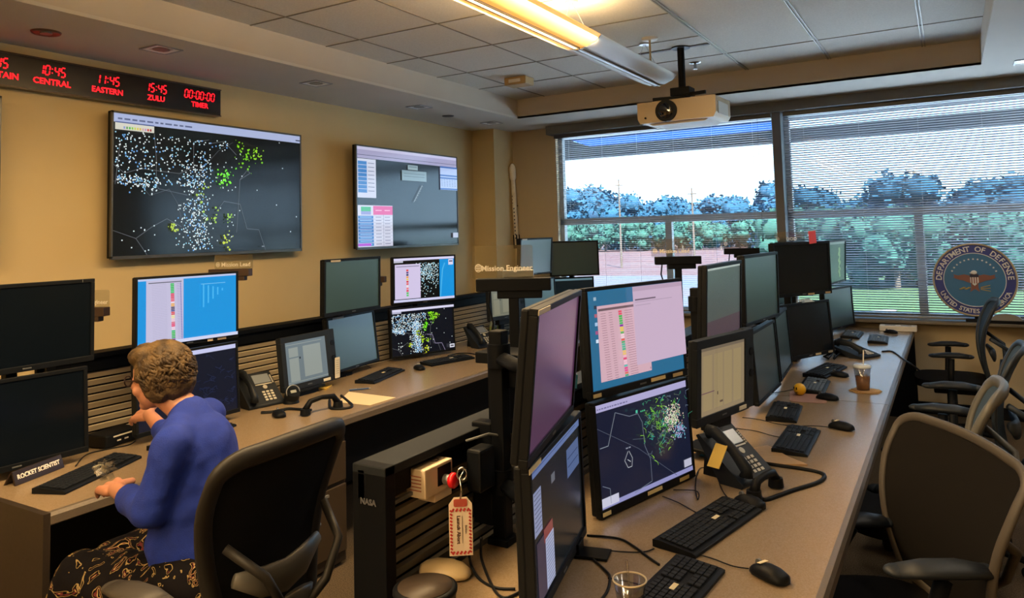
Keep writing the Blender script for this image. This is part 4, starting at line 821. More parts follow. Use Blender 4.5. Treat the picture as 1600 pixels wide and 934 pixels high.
def mouse(label,px,py,ang,z=DZ+.001,sc=1,m=None,lab=False):
    p=PZ(px,py,z); t=thing('mouse',label,'mouse',(p.x,p.y,z),ang)
    b=MB(); prof=[(-.055,.012,.020),(-.045,.026,.026),(-.02,.031,.033),(.01,.031,.034),(.035,.029,.028),(.052,.020,.018),(.058,.008,.010)]
    seg=14; vs=[];fs=[]
    for x,hw,hh in prof:
        for k in range(seg+1): a=PI*k/seg; vs.append((x*sc,hw*math.cos(a)*sc,(.004+(hh-.004)*math.sin(a)**.7)*sc))
    for i in range(len(prof)-1):
        for k in range(seg): a=i*(seg+1)+k; fs.append((a,a+1,a+seg+2,a+seg+1))
    n=len(prof); fs.append(tuple(range(seg+1))); fs.append(tuple((n-1)*(seg+1)+k for k in range(seg+1))[::-1])
    fs+= [(i*(seg+1),(i+1)*(seg+1),(i+1)*(seg+1)+seg,i*(seg+1)+seg) for i in range(n-1)]
    b.add(vs,fs,True); obj('body',b,m or BLK,t)
    if m is None:
        if lab: b=MB(); b.box((.022,0,.0335),(.012,.030,.0015),(0,R(8),0)); obj('label_sticker',b,LBL,t)
        b=MB(); b.cyl((.035*sc,-.004,.028*sc),(.035*sc,.004,.028*sc),.009*sc,seg=14); obj('scroll_wheel',b,GREY,t)
    return t
def cable(label,pts,r=.0028,z=DZ+.004,m=None,lift=None,name='cable'):
    P=[]
    for i,q in enumerate(pts):
        zz=z if len(q)==2 else q[2]; P.append(PZ(q[0],q[1],zz))
    # smooth
    out=[]
    for i in range(len(P)-1):
        p0=P[max(i-1,0)];p1=P[i];p2=P[i+1];p3=P[min(i+2,len(P)-1)]
        for k in range(6):
            t_=k/6; out.append(.5*((2*p1)+(-p0+p2)*t_+(2*p0-5*p1+4*p2-p3)*t_*t_+(-p0+3*p1-3*p2+p3)*t_**3))
    out.append(P[-1]); b=MB(); b.sweep(out,r,6); o=obj(name,b,m or BLK); tag(o,label,'cable'); return o
keyboard('keyboard by the seated woman\'s left hand with a white sticker',(102,771),(205,722))
keyboard('keyboard partly hidden behind the seated woman\'s back',(346,674),(369.4,664.5),'r')
keyboard('keyboard in front of the dark pair of monitors on the left desk',(585.4,599),(636,577))
keyboard('keyboard in front of the lit radar pair on the left desk',(668,573),(742,559.5),'r',L=.40)
keyboard('keyboard at the bottom edge of the picture with a cream sticker',(1098,934),(1133,893),'r')
keyboard('long keyboard below the navy radar monitor',(1087,871),(1190,798))
kb=keyboard('bluish keyboard beside the brown envelope',(1262,713),(1284,671),L=.40)
keyboard('small keyboard standing before the beige touch panel',(1245,660),(1257,628),L=.33)
GK=mat('key_plastic_grey','4a5560',.5,bump=(500,.05))
keyboard('grey keyboard behind the yellow smiling ball',(1287.6,616),(1298,595.5),L=.36,gm=GK)
keyboard('keyboard pointing diagonally below the stacked black monitors',(1291,591),(1327,572),L=.42)
keyboard('nearer of two small keyboards at the window end of the centre desk',(1387,537),(1389.6,519),L=.36,gm=GK)
keyboard('keyboard beside the teal monitor at the window end',(1342.5,529),(1353,515),L=.36,gm=GK)
mouse('mouse with a cream label, right foreground of the centre desk',1203,903,150,lab=True)
MATS_NOTE=None
mouse('black mouse touching the top of the long keyboard',1172,790,150)
mouse('black mouse by the bluish keyboard in the middle of the centre desk',1315,670,160,lab=True)
mouse('black mouse on the pinkish mat near the yellow ball',1293,624,165)
mouse('black mouse below the diagonal keyboard near the iced coffee',1312,588,150)
mouse('black mouse at the window end of the centre desk',1392,521,150)
mouse('mouse beside the desk phone on the left desk',436,650,150)
mouse('mouse with a pale label between the keyboards of the left desk',655,577,150,lab=True)
for (x,y,z_,a,w_) in [(1206,893,.785,60,.022),(1320,664,.775,70,.014),(657,568,.775,60,.02)]:
    pass
# coffee
p=PZ(1349,610,.744); o=thing('napkin','crumpled brown napkin under the iced coffee','napkin',(p.x+.01,p.y,DZ+.001),20)
b=MB(); rnd=random.Random(5)
b.prism([(.085*math.cos(R(a))*rnd.uniform(.85,1.1),.075*math.sin(R(a))*rnd.uniform(.85,1.1)) for a in range(0,360,24)],0,.003,'z'); b.prism([(.06*math.cos(R(a))*rnd.uniform(.9,1.3),.06*math.sin(R(a))*rnd.uniform(.9,1.3)) for a in range(0,360,30)],.003,.006,'z'); obj('paper',b,mat('napkin_brown','b08a58',.85,bump=(90,.3)),o)
o=thing('iced_coffee','clear plastic cup of iced coffee with lid and straw','cup',(p.x,p.y,DZ+.008))
b=MB(); b.lathe([(0,0),(.032,0),(.045,.125),(.044,.125),(.031,.002),(0,.002)]); obj('cup_wall',b,CUPM,o)
b=MB(); b.lathe([(0,.003),(.0305,.003),(.0375,.075),(0,.075)]); obj('coffee',b,mat('coffee','9a5a28',.3,bump=(40,.05),var=(30,'a8683a')),o)
b=MB(); b.lathe([(.047,.122),(.048,.130),(.040,.136),(.02,.139),(0,.139)]); obj('lid',b,mat('lid_plastic','c8d0d4',.25,bump=(60,.05)),o)
b=MB(); b.cyl((0,0,.03),(.012,0,.215),.0035,seg=8); obj('straw',b,WHT,o)
# ball
p=PZ(1250,616,.745); o=thing('yellow_ball','small yellow ball with two dark eyes between the keyboards','ball',(p.x,p.y,DZ+.001),-40)
b=MB(); b.ell((0,0,.032),(.032,.032,.032),None,24,16); obj('ball',b,mat('ball_yellow','e8b010',.4,bump=(60,.03)),o)
b=MB(); 
for s_ in (-1,1): b.ell((s_*.010,-.0295,.040),(.004,.003,.008))
b.sweep([(.016*math.cos(R(a)),-.0305+.006*abs(math.cos(R(a))),.028+.012*math.sin(R(a))) for a in range(200,341,14)],.0015,6)
obj('face_marks',b,BLK,o)
p=PZ(1262,620,.742); o=thing('mouse_mat','pinkish flat mat under the yellow ball and a mouse','mat',(p.x,p.y,DZ+.0005),100)
b=MB(); b.prism(rrect(.26,.18,.03),0,.002,'z'); obj('mat',b,mat('pink_mat','9a7468',.8,bump=(200,.1)),o)
# phones
def phone(label,px,py,ang,z=DZ+.001,off=False,sc=1,tilt=28,handset=True):
    p=PZ(px,py,z); t=thing('desk_phone',label,'telephone',(p.x,p.y,z),ang); t.scale=(sc,sc,sc)
    ti=R(tilt); L=.225; ct,st=math.cos(ti),math.sin(ti)
    def face(x,u,dz=0): return (x,-L/2*ct+u*ct-dz*st,.012+u*st+dz*ct)
    b=MB(); b.prism([(-L/2*ct-.005,0),(-L/2*ct-.005,.014),(-L/2*ct+L*ct,.014+L*st),(-L/2*ct+L*ct+.012,.008+L*st),(-L/2*ct+.09,0)],-.105,.105,'x'); obj('body',b,DGREY,t,.006)
    b=MB(); b.prism([(.02,0),(L/2*ct+.02,0),(L/2*ct+.005,L*st*.8),(L/2*ct-.01,L*st*.8)],-.06,.06,'x'); obj('stand',b,BLK,t,.003)
    rot=(ti,0,0)
    b=MB(); b.box(face(.035,.175,.003),(.10,.062,.004),rot); obj('display',b,mat('phone_display','77808a',.25,bump=(60,.02)),t,.002)
    b=MB(); 
    for i in range(4):
        for j in range(3): b.box(face(.012+j*.024,.028+i*.018,.004),(.016,.012,.005),rot)
    obj('keypad',b,mat('phone_keys','b8b4a8',.5,bump=(60,.02)),t,.001)
    b=MB(); b.cyl(face(.035,.115,.001),face(.035,.115,.006),.013,seg=18); obj('round_button',b,mat('phone_round','a8a496',.4,bump=(60,.02)),t)
    b=MB(); 
    for i in range(6): b.box(face(.094,.15+i*.010-.01,.003),(.008,.006,.004),rot)
    b.box(face(.035,.136,.003),(.10,.006,.003),rot); obj('side_buttons',b,MATS['phone_keys'],t)
    if handset:
        b=MB(); hx=-.075; b.sweep([face(hx,.015,.022),face(hx,.03,.042),face(hx,.11,.052),face(hx,.195,.042),face(hx,.215,.022)],[(.022,.026),(.018,.024),(.012,.020),(.018,.024),(.022,.026)],12,up=(1,0,0)); obj('handset',b,DGREY,t)
    return t
phone('black desk phone on the left desk between the woman and the touch panel',405,632,78,tilt=42)
ph=phone('black desk phone with a yellow note under the beige touch panel',1152,745,70,tilt=40)
b=MB(); b.box((-.115,.0,.10),(.05,.003,.09),(R(40),0,R(90))); obj('yellow_note',b,mat('yellow_note','d8b95a',.7,bump=(60,.02)),ph)
phone('brown-grey desk phone at the window end of the centre desk',1338,556,60,tilt=14)
phone('dark desk phone at the far end of the left desk behind the keyboards',752,541,75,tilt=40)
# handset lying off the near phone + thick cord
def handset(label,pa,pb,z=DZ+.03,name='phone_handset',h=.035,r=1):
    a=PZ(*pa,z); c=PZ(*pb,z); t=thing(name,label,'handset',((a.x+c.x)/2,(a.y+c.y)/2,DZ+.001)); o_=Vector(((a.x+c.x)/2,(a.y+c.y)/2,DZ+.001))
    d=(c-a); a=a-o_; c=c-o_; a.z=c.z=.026; up=Vector((0,0,h))
    b=MB(); b.sweep([a,a+d*.15+up,a+d*.5+up*1.2,a+d*.85+up,c],[(.018*r,.018*r),(.014*r,.016*r),(.011*r,.015*r),(.014*r,.016*r),(.018*r,.018*r)],12); obj('grip',b,BLK,t)
    for q in (a,c): b=MB(); b.cyl(q+Vector((0,0,-.022)),q+Vector((0,0,.008)),.027*r,.024*r,18); obj('ear_cap',b,BLK,t)
    return t
handset('black handset lying at the foot of the near phone by the thick cord',(1178,768),(1212,748),h=.03)
cable('thick black phone cord looping across the near part of the centre desk',[(1186,722),(1215,727),(1250,732),(1280,738),(1288,745),(1275,755),(1240,766),(1215,775),(1196,781),(1186,776)],.008)
handset('black handset lying on the left desk in front of the touch panel',(477,640),(528,628),h=.04)
cable('thick black cord looped on the left desk beside the handset',[(533,618),(545,628),(550,633),(546,637),(528,639),(516,637),(515,625)],.008)
cable('coiled black phone cord lying on the left desk before the phone',[(408,645),(424,644),(440,641),(452,639),(470,640),(486,641)],.010)
p=PZ(455,628,.745); o=thing('round_call_unit','small round black unit with a display, leaning beside the left desk phone','speaker unit',(p.x,p.y,DZ+.001),75)
b=MB(); b.cyl((0,0,.0),(0,0,.028),.045,.04,24); obj('base',b,BLK,o); b=MB(); b.cyl((0,-.004,.03),(0,-.022,.062),.042,.040,24); obj('dial',b,BLK,o)
b=MB(); b.sweep([(.040*math.cos(2*PI*i/24),-.023-.018*0+.0-.018*math.sin(2*PI*i/24)*-.5-.0,.063+.036*math.sin(2*PI*i/24)) for i in range(24)],.003,6,True); obj('silver_ring',b,SILV,o)
b=MB(); b.box((0,-.026,.066),(.034,.004,.016),(R(-30),0,0)); obj('display',b,mat('phone_display2','8a8f8a',.3,bump=(60,.02)),o)
# card hung on the left touch panel
q=MON['C'][0].matrix_basis@Vector((.236,-.012,-.085)); o=thing('hanging_card','white printed card hanging on the speaker bar of the left touch panel','card',q,94)
b=MB(); b.prism(rrect(.045,.125,.004),-.002,0,'y'); obj('card',b,mat('card_white','cfcabb',.6,bump=(60,.03)),o)
b=MB(); 
for i in range(7): b.box((0,-.003,.045-i*.013),(.03,.001,.002))
obj('print_lines',b,mat('print_grey','77736a',.7,bump=(60,.02)),o)
# papers, pen, notes
def sheet(name,label,cat,pts,m,h=.002,z=DZ+.001):
    P=[PZ(x,y,DZ+.002) for x,y in pts]; c=sum(P,Vector())/len(P); o=thing(name,label,cat,(c.x,c.y,z)); b=MB(); b.prism([(q.x-c.x,q.y-c.y) for q in P],0,h,'z'); obj('sheet',b,m,o); return o
sheet('paper_sheet','cream sheet of paper at the front of the left desk','paper',[(528,628),(545,612),(618,621),(578,633)],PAPER)
sheet('sticky_pad','yellow pad under the left touch panel','pad',[(487,607),(504,600),(519,602),(510,609)],mat('yellow_pad','c9a648',.7,bump=(60,.02)),.008)
o=sheet('plastic_envelope','crumpled brown plastic envelope beside the near phone','envelope',[(1172,702),(1200,697),(1232,715),(1262,727),(1225,727),(1190,722)],mat('envelope','b39268',.35,bump=(40,.6)),.006)
sheet('blue_note','blue sticky note on the desk behind the near phone','note',[(1092,712),(1108,700),(1115,704),(1110,714)],mat('blue_note','4aa0c0',.7,bump=(60,.02)))
p=PZ(563,608,.745); q=PZ(568,604,.745); o=thing('pen','blue ballpoint pen beside the cream paper on the left desk','pen',(p.x,p.y,DZ+.001),50)
b=MB(); b.cyl((-.065,0,.005),(.05,0,.005),.0048,seg=10); obj('barrel',b,mat('pen_blue','2c4a7a',.4,bump=(60,.02)),o); b=MB(); b.cyl((.05,0,.005),(.066,0,.005),.004,.001,10); obj('tip',b,SILV,o)
b=MB(); b.box((-.04,0,.0105),(.04,.003,.0015)); obj('clip',b,SILV,o)
# router, name plate
p=PZ(178,690,.745); o=thing('network_box','small black box with white markings by the woman\'s right hand','box',(p.x,p.y,DZ+.001),100)
b=MB(); b.box((0,0,.03),(.20,.13,.055)); obj('case',b,BLK,o,.006); b=MB(); b.box((-.01,-.066,.046),(.10,.002,.006)); b.box((-.03,-.066,.025),(.02,.002,.006)); b.box((.01,-.066,.025),(.02,.002,.006)); obj('markings',b,WHT,o)
p=PZ(55,742,.745); o=thing('name_plate','dark name plate with white capital letters at the left desk corner','name plate',(p.x,p.y,DZ+.001),108)
b=MB(); b.prism([(-.028,0),(-.02,0),(-.003,.052),(-.010,.052)],-.115,.115,'x'); b.prism([(-.008,.05),(-.003,.052),(.03,0),(.024,0)],-.115,.115,'x'); obj('plate',b,mat('plate_brown','241812',.35,bump=(90,.03)),o,.001)
b=MB(); b.text('ROCKET SCIENTIST',.0265,TR((0,-.0185,.026),(R(72),0,0)),.0009,.0006,.86); obj('lettering',b,mat('white_letters','e6e0d6',.5,bump=(60,.02)),o)
# cables
cable('thick black cable curving from the near monitor to the keyboard at the bottom edge',[(917,836),(945,838),(970,842),(990,853),(1010,868),(1030,882)],.0035)
cable('thin cable joining the near monitor foot to the long keyboard',[(945,859),(975,862),(1005,862),(1022,857)],.002)
cable('cable looping below the near monitor foot',[(925,872),(948,893),(953,905),(948,925),(935,940)],.0035)
cable('thin cable from the loop to the bottom keyboard',[(950,903),(975,907),(1003,914)],.002)
cable('thin mouse cable running from under the long keyboard to the nearest mouse',[(1085,864),(1115,873),(1145,884),(1170,888)],.0018)
cable('thin cable from the navy radar monitor to the long keyboard',[(1035,775),(1060,785),(1078,795),(1092,803)],.0018)
cable('thin cable from the near phone to the long keyboard',[(1120,742),(1126,760),(1135,775),(1146,783)],.0018)
cable('thin curled cable on the desk behind the navy radar monitor',[(1052,765),(1085,766),(1092,772),(1090,780),(1087,766),(1088,742),(1095,731),(1108,731)],.0018)
cable('mouse cable crossing in front of the touch panel to the middle mouse',[(1160,652),(1185,655),(1215,662),(1240,665),(1270,665),(1296,667)],.0018)
cable('thin cable running to the bluish keyboard',[(1150,669),(1180,673),(1205,680),(1220,683)],.0018)
cable('thin cable at the foot of the sideways monitors',[(1205,614),(1225,611),(1240,608)],.0018)
cable('phone cord hanging over the window end of the centre desk edge',[(1378,549),(1394,549),(1410,560),(1424,569),(1437,579,.70)],.006)
cable('thin cable on the left desk in front of the network box',[(118,728),(135,710),(165,702),(200,695),(212,688)],.0025)
cable('cable below the lower dark monitor on the left desk',[(540,588),(552,578),(570,570),(580,575)],.002)
cable('cable bundle between the keyboards by the lit radar monitors',[(700,556),(715,552),(735,552),(752,556)],.005)
cable('dark cable dropping from the centre rail onto the desk',[(733,868,.80),(737,885,.76),(750,905),(775,918),(805,920)],.004)
cable('second dark cable from the centre rail beside the tag',[(752,840,.84),(752,870,.78),(762,900),(775,925),(790,934),(812,925)],.004)
# near monitor foot plate
p=PZ(925,866,.742); o=thing('mount_foot','dark square foot plate sticking out under the near monitor','plate',(p.x,p.y,DZ+.001),12); b=MB(); b.box((0,0,.004),(.10,.07,.008)); b.box((-.04,0,.02),(.02,.06,.03)); obj('plate',b,RAIL,o,.002)
# red button box on the centre rail
q=PX(640,722,-1.225); a=PX(705,718,-1.235)
o=thing('alarm_button_box','white metal box with a big red push button on the centre rail','button box',(-1.265,a.y-.06,.965),90); o.scale=(.76,.76,.76)
b=MB(); b.box((0,0,.045),(.165,.085,.10)); b.box((.03,.0,-.015),(.105,.075,.04)); obj('case',b,mat('box_white','d2c0a4',.5,bump=(60,.04)),o,.004)
b=MB(); b.box((.03,-.0435,.052),(.08,.002,.065)); obj('face_plate',b,RAIL,o)
b=MB(); b.cyl((.03,-.044,.035),(.03,-.075,.035),.017,seg=20); obj('button_collar',b,SILV,o)
b=MB(); b.lathe([(0,-.012),(.022,-.012),(.027,-.006),(.027,.006),(.022,.012),(0,.014)],(0,0,0)); b.v=[Vector((.03+v.x,-.082-v.z*1.0,.035+v.y)) for v in b.v]; obj('red_button',b,mat('button_red','c8141e',.3,bump=(60,.02)),o)
b=MB(); 
for i in range(5): b.box((-.084,0,.07-i*.012),(.002,.05,.003))
obj('red_print',b,mat('print_red','a0503c',.6,bump=(60,.02)),o)
b=MB(); b.sweep([(.03+.018*math.cos(R(a)),.0+.012*math.sin(R(a)),.0965) for a in range(0,360,20)],.0015,5,True); obj('warning_circle',b,mat('print_dark','4a3028',.6,bump=(60,.02)),o)
b=MB(); b.box((-.14,.02,.01),(.14,.015,.012)); obj('mount_bracket',b,GREY,o,.002)
# tag
p=PX(720,822,-1.16); o=thing('warning_tag','white hanging tag with a red striped border','tag',(-1.16,p.y,p.z),35)
w_,h_=.062,.150
b=MB(); b.prism([(-w_/2,-h_/2),(w_/2,-h_/2),(w_/2,h_/2-.018),(w_/2-.014,h_/2),(-w_/2+.014,h_/2),(-w_/2,h_/2-.018)],-.001,.001,'y'); obj('card',b,mat('tag_white','d8c8b4',.6,bump=(60,.03)),o)
b=MB(); n=13
for i in range(n):
    z=-h_/2+.010+i*.0088
    for s_ in (-1,1): b.box((s_*(w_/2-.006),-.002,z),(.007,.001,.0045),(0,R(35),0))
for i in range(5):
    for z in (-h_/2+.008,h_/2-.032): b.box((-.02+i*.010,-.0022,z),(.005,.001,.009),(0,R(35),0))
obj('striped_border',b,mat('tag_red','b02c2c',.6,bump=(60,.03)),o)
b=MB(); b.text('Launch Abort',.013,TR((-.006,-.002,-.008),(PI/2,R(90),0)),.0003,.0004); b.text('Button',.008,TR((.014,-.002,-.008),(PI/2,R(90),0)),.0,.0004); b.box((.004,-.002,-.008),(.001,.001,.07)); obj('lettering',b,MATS['print_dark'],o)
b=MB(); b.prism(rrect(.036,.020,.005,4,0,h_/2-.014),-.003,-.0012,'y'); obj('tag_reinforcement',b,mat('tag_red2','a8483a',.5,bump=(60,.03)),o)
b=MB(); b.sweep([(0,.0,h_/2-.006),(.004,0,h_/2+.02),(.0,.01,h_/2+.045),(.012,.03,h_/2+.06)],.003,6); pts=[(.006+.013*math.cos(R(a)),.016,h_/2+.055+.016*math.sin(R(a))) for a in range(0,360,20)]; b.sweep(pts,.0028,6,True); obj('chain_ring',b,CHROME,o)
# grey bits in front of rail
mouse('smooth cream mouse-like shell at the bottom beside the rail',695,899,15,DZ+.001,1.25,mat('cream_shell','d8c196',.35,bump=(60,.02)))
p=PZ(675,930,.745); o=thing('round_canister','round black lidded canister at the bottom edge by the rail','canister',(-1.14,1.47,DZ+.001))
b=MB(); b.lathe([(0,0),(.072,0),(.075,.06),(.078,.062),(.078,.070),(.070,.074),(0,.074)],seg=40); obj('canister',b,BLK,o); b=MB(); b.lathe([(0,.0745),(.066,.0745),(.066,.0755),(0,.0755)],seg=40); obj('lid_top',b,mat('lid_brown','3a3028',.5,bump=(300,.1)),o)
p=PZ(990,930,.745); o=thing('clear_cup','clear plastic cup top with straw at the bottom edge','cup',(p.x+.02,p.y-.07,DZ+.001)); 
b=MB(); b.lathe([(0,0),(.028,0),(.040,.075),(.039,.075),(.027,.002),(0,.002)]); obj('cup_wall',b,CUPM,o); b=MB(); b.sweep([(.040*math.cos(2*PI*i/30),.040*math.sin(2*PI*i/30),.075) for i in range(30)],.0022,6,True); obj('rim',b,mat('rim_plastic','c8b898',.3,bump=(60,.02)),o)
b=MB(); b.cyl((0,0,.005),(-.01,.01,.115),.003,seg=8); obj('straw',b,CUPM,o)
# steel brackets / black boxes along the centre rail
def armunit(label,y,x=-1.225):
    t=thing('monitor_arm_bracket',label,'bracket',(x,y,1.07),0)
    b=MB(); b.box((-.03,0,-.13),(.07,.05,.30)); obj('clamp_post',b,RAIL,t,.005)
    b=MB(); b.sweep([(0,0,-.05),(.06,.06,-.03),(.13,.05,-.03),(.2,-.02,-.03)],(.02,.016),8); obj('swing_arm',b,RAIL,t)
    b=MB(); b.sweep([(-.02,-.12,-.01),(.02,-.06,.0),(.03,.0,-.02),(.05,.05,-.05),(.09,.08,-.03)],.004,6); obj('grey_cable',b,GREY,t)
    b=MB(); b.box((.01,-.09,-.09),(.05,.08,.12)); obj('adapter_box',b,BLK,t,.008)
    return t
armunit('black clamp bracket with grey cable next to the red button box',1.93)
for i,(y) in enumerate((2.75,3.75,4.9)): armunit(['black clamp bracket behind the large blue monitor','black clamp bracket behind the pale grey edge-on monitor','black clamp bracket behind the narrow edge-on monitor'][i],y)
# tall black column structure next to purple monitor
t=thing('equipment_column','black stepped equipment column left of the purplish monitor','column',(-1.25,2.03,1.07),0)
b=MB(); b.box((0,0,.09),(.05,.10,.18)); obj('column_body',b,RAIL,t,.004); b=MB(); b.box((.0,.03,.195),(.16,.13,.035)); obj('top_plate',b,RAIL,t,.003)
b=MB(); b.box((.12,-.05,.17),(.14,.06,.10)); obj('side_block',b,RAIL,t,.004)
p=PX(910,597,-1.2); o=thing('blue_sticker_note','small light blue note on the dark gear behind the blue spreadsheet monitor','note',(-1.235,p.y,p.z),70)
b=MB(); b.box((0,0,0),(.035,.002,.05),(0,R(8),0)); b.box((0,.02,0),(.03,.04,.012)); obj('note',b,mat('cyan_note','5ab8e0',.6,bump=(60,.02)),o)
# far clutter
def bottle(label,px,py):
    p=PZ(px,py,.745); t=thing('small_bottle',label,'bottle',(p.x,p.y,DZ+.001))
    b=MB(); b.lathe([(0,0),(.024,0),(.025,.01),(.025,.08),(.012,.10),(.012,.112),(0,.112)]); obj('bottle_body',b,mat('bottle_clear','8fa094',.15,bump=(60,.02)),t)
    b=MB(); b.lathe([(.0255,.02),(.0255,.065)]); obj('label_band',b,mat('label_green','8a9a4a',.6,bump=(60,.02)),t)
    b=MB(); b.lathe([(.014,.108),(.014,.125),(0,.125)]); obj('cap',b,WHT,t)
bottle('left one of two small bottles at the far end of the left desk',769,520); bottle('right one of two small bottles at the far end of the left desk',781,519)
p=PZ(784,537,.745); o=thing('small_adapter','small grey adapter with cable on the left desk near the sign post','adapter',(p.x,p.y,DZ+.001),40); b=MB(); b.box((0,0,.014),(.11,.05,.028)); obj('case',b,mat('adapter_grey','5c6670',.4,bump=(60,.02)),o,.004); b=MB(); b.sweep([(.05,0,.012),(.1,.02,.008),(.15,.0,.006),(.2,.02,.006)],.004,6); obj('lead',b,BLK,o)
p=PZ(1402,514,.81); o=thing('white_box','flat white box with two dark slots on the window end of the centre desk','box',(p.x-.02,7.12,DZ+.001),0)
b=MB(); b.box((0,0,.022),(.28,.12,.042)); obj('case',b,WHT,o,.003); b=MB(); b.box((-.06,0,.0435),(.08,.02,.002)); b.box((.06,0,.0435),(.08,.02,.002)); obj('slots',b,BLK,o)
o=thing('dock_box','small blackish box behind the far phone on the centre desk','box',(*PZ(1302,540,.745).xy,DZ+.001),15); b=MB(); b.box((0,0,.02),(.16,.12,.04)); obj('case',b,BLK,o,.004); b=MB(); b.box((0,0,.043),(.12,.08,.004),(0,0,.3)); obj('paper_slip',b,mat('slip_blue','9ab8d0',.6,bump=(60,.02)),o)
for lab,px_,py_ in [('dark cable clump under the black monitor pair',1305,556),('dark cable clump behind the far keyboards',1318,537)]:
    p=PZ(px_,py_,.745); b=MB(); rnd=random.Random(int(px_)); pts=[(p.x+rnd.uniform(-.07,.07),p.y+rnd.uniform(-.22,.22),DZ+.012+rnd.uniform(0,.02)) for _ in range(9)]; b.sweep(pts,.006,6); tag(obj('cable_clump',b,BLK),lab,'cable')
# ================================================================ WOMAN
W=thing('person','seated woman in a blue cardigan and dark floral skirt, seen from behind','person',(-2.1,1.6,0),0)
Wo=Vector((-2.1,1.6,0))
def blob(parts,name,m,voxel,parent=W,smooth=6,disp=None,sub=0):
    b=MB()
    for p in parts:
        if p[0]=='c': b.cap(Vector(p[1])-Wo,Vector(p[2])-Wo,p[3],p[4])
        else: b.ell(Vector(p[1])-Wo,p[2],p[3] if len(p)>3 else None,20,14)
    o=obj(name,b,m,parent); r=o.modifiers.new('r','REMESH'); r.mode='VOXEL'; r.voxel_size=voxel; r.use_smooth_shade=True
    s=o.modifiers.new('s','SMOOTH'); s.factor=.5; s.iterations=smooth
    if disp:
        tx=bpy.data.textures.new(name+'_tex','CLOUDS'); tx.noise_scale=disp[0]; tx.noise_depth=2; d=o.modifiers.new('d','DISPLACE'); d.texture=tx; d.strength=disp[1]; d.mid_level=.5; d.texture_coords='LOCAL'
    return o
def V(*a): return Vector(a)
HIP=V(-2.10,1.60,.60); WST=V(-2.135,1.59,.82); CHE=V(-2.15,1.58,.99); NKB=V(-2.175,1.575,1.12); HD=V(-2.268,1.532,1.214)
SL=V(-2.09,1.455,1.04); SR=V(-2.26,1.71,1.05)
EL=V(-2.13,1.41,.85); WL=V(-2.535,1.545,.812); HL=V(-2.70,1.60,.795)
ER=V(-2.58,1.80,.90); WR=V(-3.0,1.975,.925); HR=V(-3.14,2.02,.87)
F_=V(-.86,-.48,-.14).normalized()   # face direction
Ft=V(-.98,.05,0).normalized()
hl=math.atan2(F_.y,F_.x)
def rf(x,y,z): # head local: x forward, y left, z up
    q=Euler((0,0,hl)).to_matrix(); t_=q@(Matrix.Rotation(R(9),3,'Y')@V(x,y,z))*.84; return HD+t_
def hand(wr,d,n,side,curl,k_=1.0):
    o=_hand(wr,d,n,side,curl); return [('c',wr+(p[1]-wr)*k_,wr+(p[2]-wr)*k_,p[3]*k_,p[4]*k_) for p in o]
def _hand(wr,d,n,side,curl):
    d=d.normalized(); n=(n-d*n.dot(d)).normalized(); s=d.cross(n)*side; out=[]
    pc=wr+d*.045; 
    for k in (-1,0,1): out.append(('c',wr+d*.01+s*.016*k,wr+d*.078+s*.026*k,.016,.0135))
    for k,(o_,ln) in enumerate(((.030,.072),(.011,.080),(-.009,.075),(-.028,.060))):
        p=wr+d*.082+s*o_; a=curl*.35; r_=.0088
        for j,fr in enumerate((.45,.32,.23)):
            dd=(d*math.cos(a)-n*math.sin(a)); q=p+dd*ln*fr; out.append(('c',p,q,r_,r_*.93)); p=q; a+=curl*.55; r_*=.93
    p=wr+d*.022+s*.028; q=p+(d*.55+s*.7-n*.25).normalized()*.040; out.append(('c',p,q,.013,.011)); r2=q+(d*.9+s*.15-n*.3).normalized()*.032; out.append(('c',q,r2,.0105,.009))
    return out
body=[('c',HIP,WST,.13,.115),('c',WST,CHE,.12,.115),('c',CHE,NKB+V(0,0,-.02),.085,.05),('c',SL,SR,.042,.042),('c',NKB+V(0,0,-.02),HD+V(.015,.01,-.05),.050,.046),
  ('c',SL,EL,.040,.036),('c',EL,WL,.037,.024),('c',SR,ER,.040,.036),('c',ER,WR,.038,.024)]
hq=(0,R(9),hl)
body+=[('e',rf(.0,0,.02),(.081,.065,.095),hq),('e',rf(.038,0,-.045),(.048,.049,.055),hq),('c',rf(.086,0,.01),rf(.104,0,-.018),.009,.013),('e',rf(.078,0,-.05),(.020,.026,.008),hq),('e',rf(.078,0,-.063),(.018,.022,.007),hq),('e',rf(.07,0,-.092),(.020,.022,.018),hq),
  ('e',rf(.075,.03,.012),(.014,.016,.012),hq),('e',rf(.075,-.03,.012),(.014,.016,.012),hq),('e',rf(.068,.040,-.03),(.02,.02,.02),hq),('e',rf(.068,-.040,-.03),(.02,.02,.02),hq),('e',rf(-.005,.074,-.005),(.018,.008,.030),hq),('e',rf(-.005,-.074,-.005),(.018,.008,.030),hq)]
body+=hand(WL,HL-WL,V(-.1,-.25,1),1,.7,1.14)+hand(WR,V(-.95,.1,-.10),V(.1,-.55,.8),1,.75,1.08)
KL=V(-2.52,1.44,.56); KR=V(-2.55,1.74,.57); FL=V(-2.50,1.42,.10); FR=V(-2.54,1.75,.10)
body+=[('c',HIP+V(0,-.09,-.02),KL,.085,.06),('c',HIP+V(0,.09,-.02),KR,.085,.06),('c',KL,FL,.055,.035),('c',KR,FR,.055,.035),('c',FL+V(.02,0,-.04),FL+V(-.15,0,-.07),.034,.028),('c',FR+V(.02,0,-.04),FR+V(-.15,0,-.07),.034,.028)]
blob(body,'body',SKIN,.0046,smooth=3)
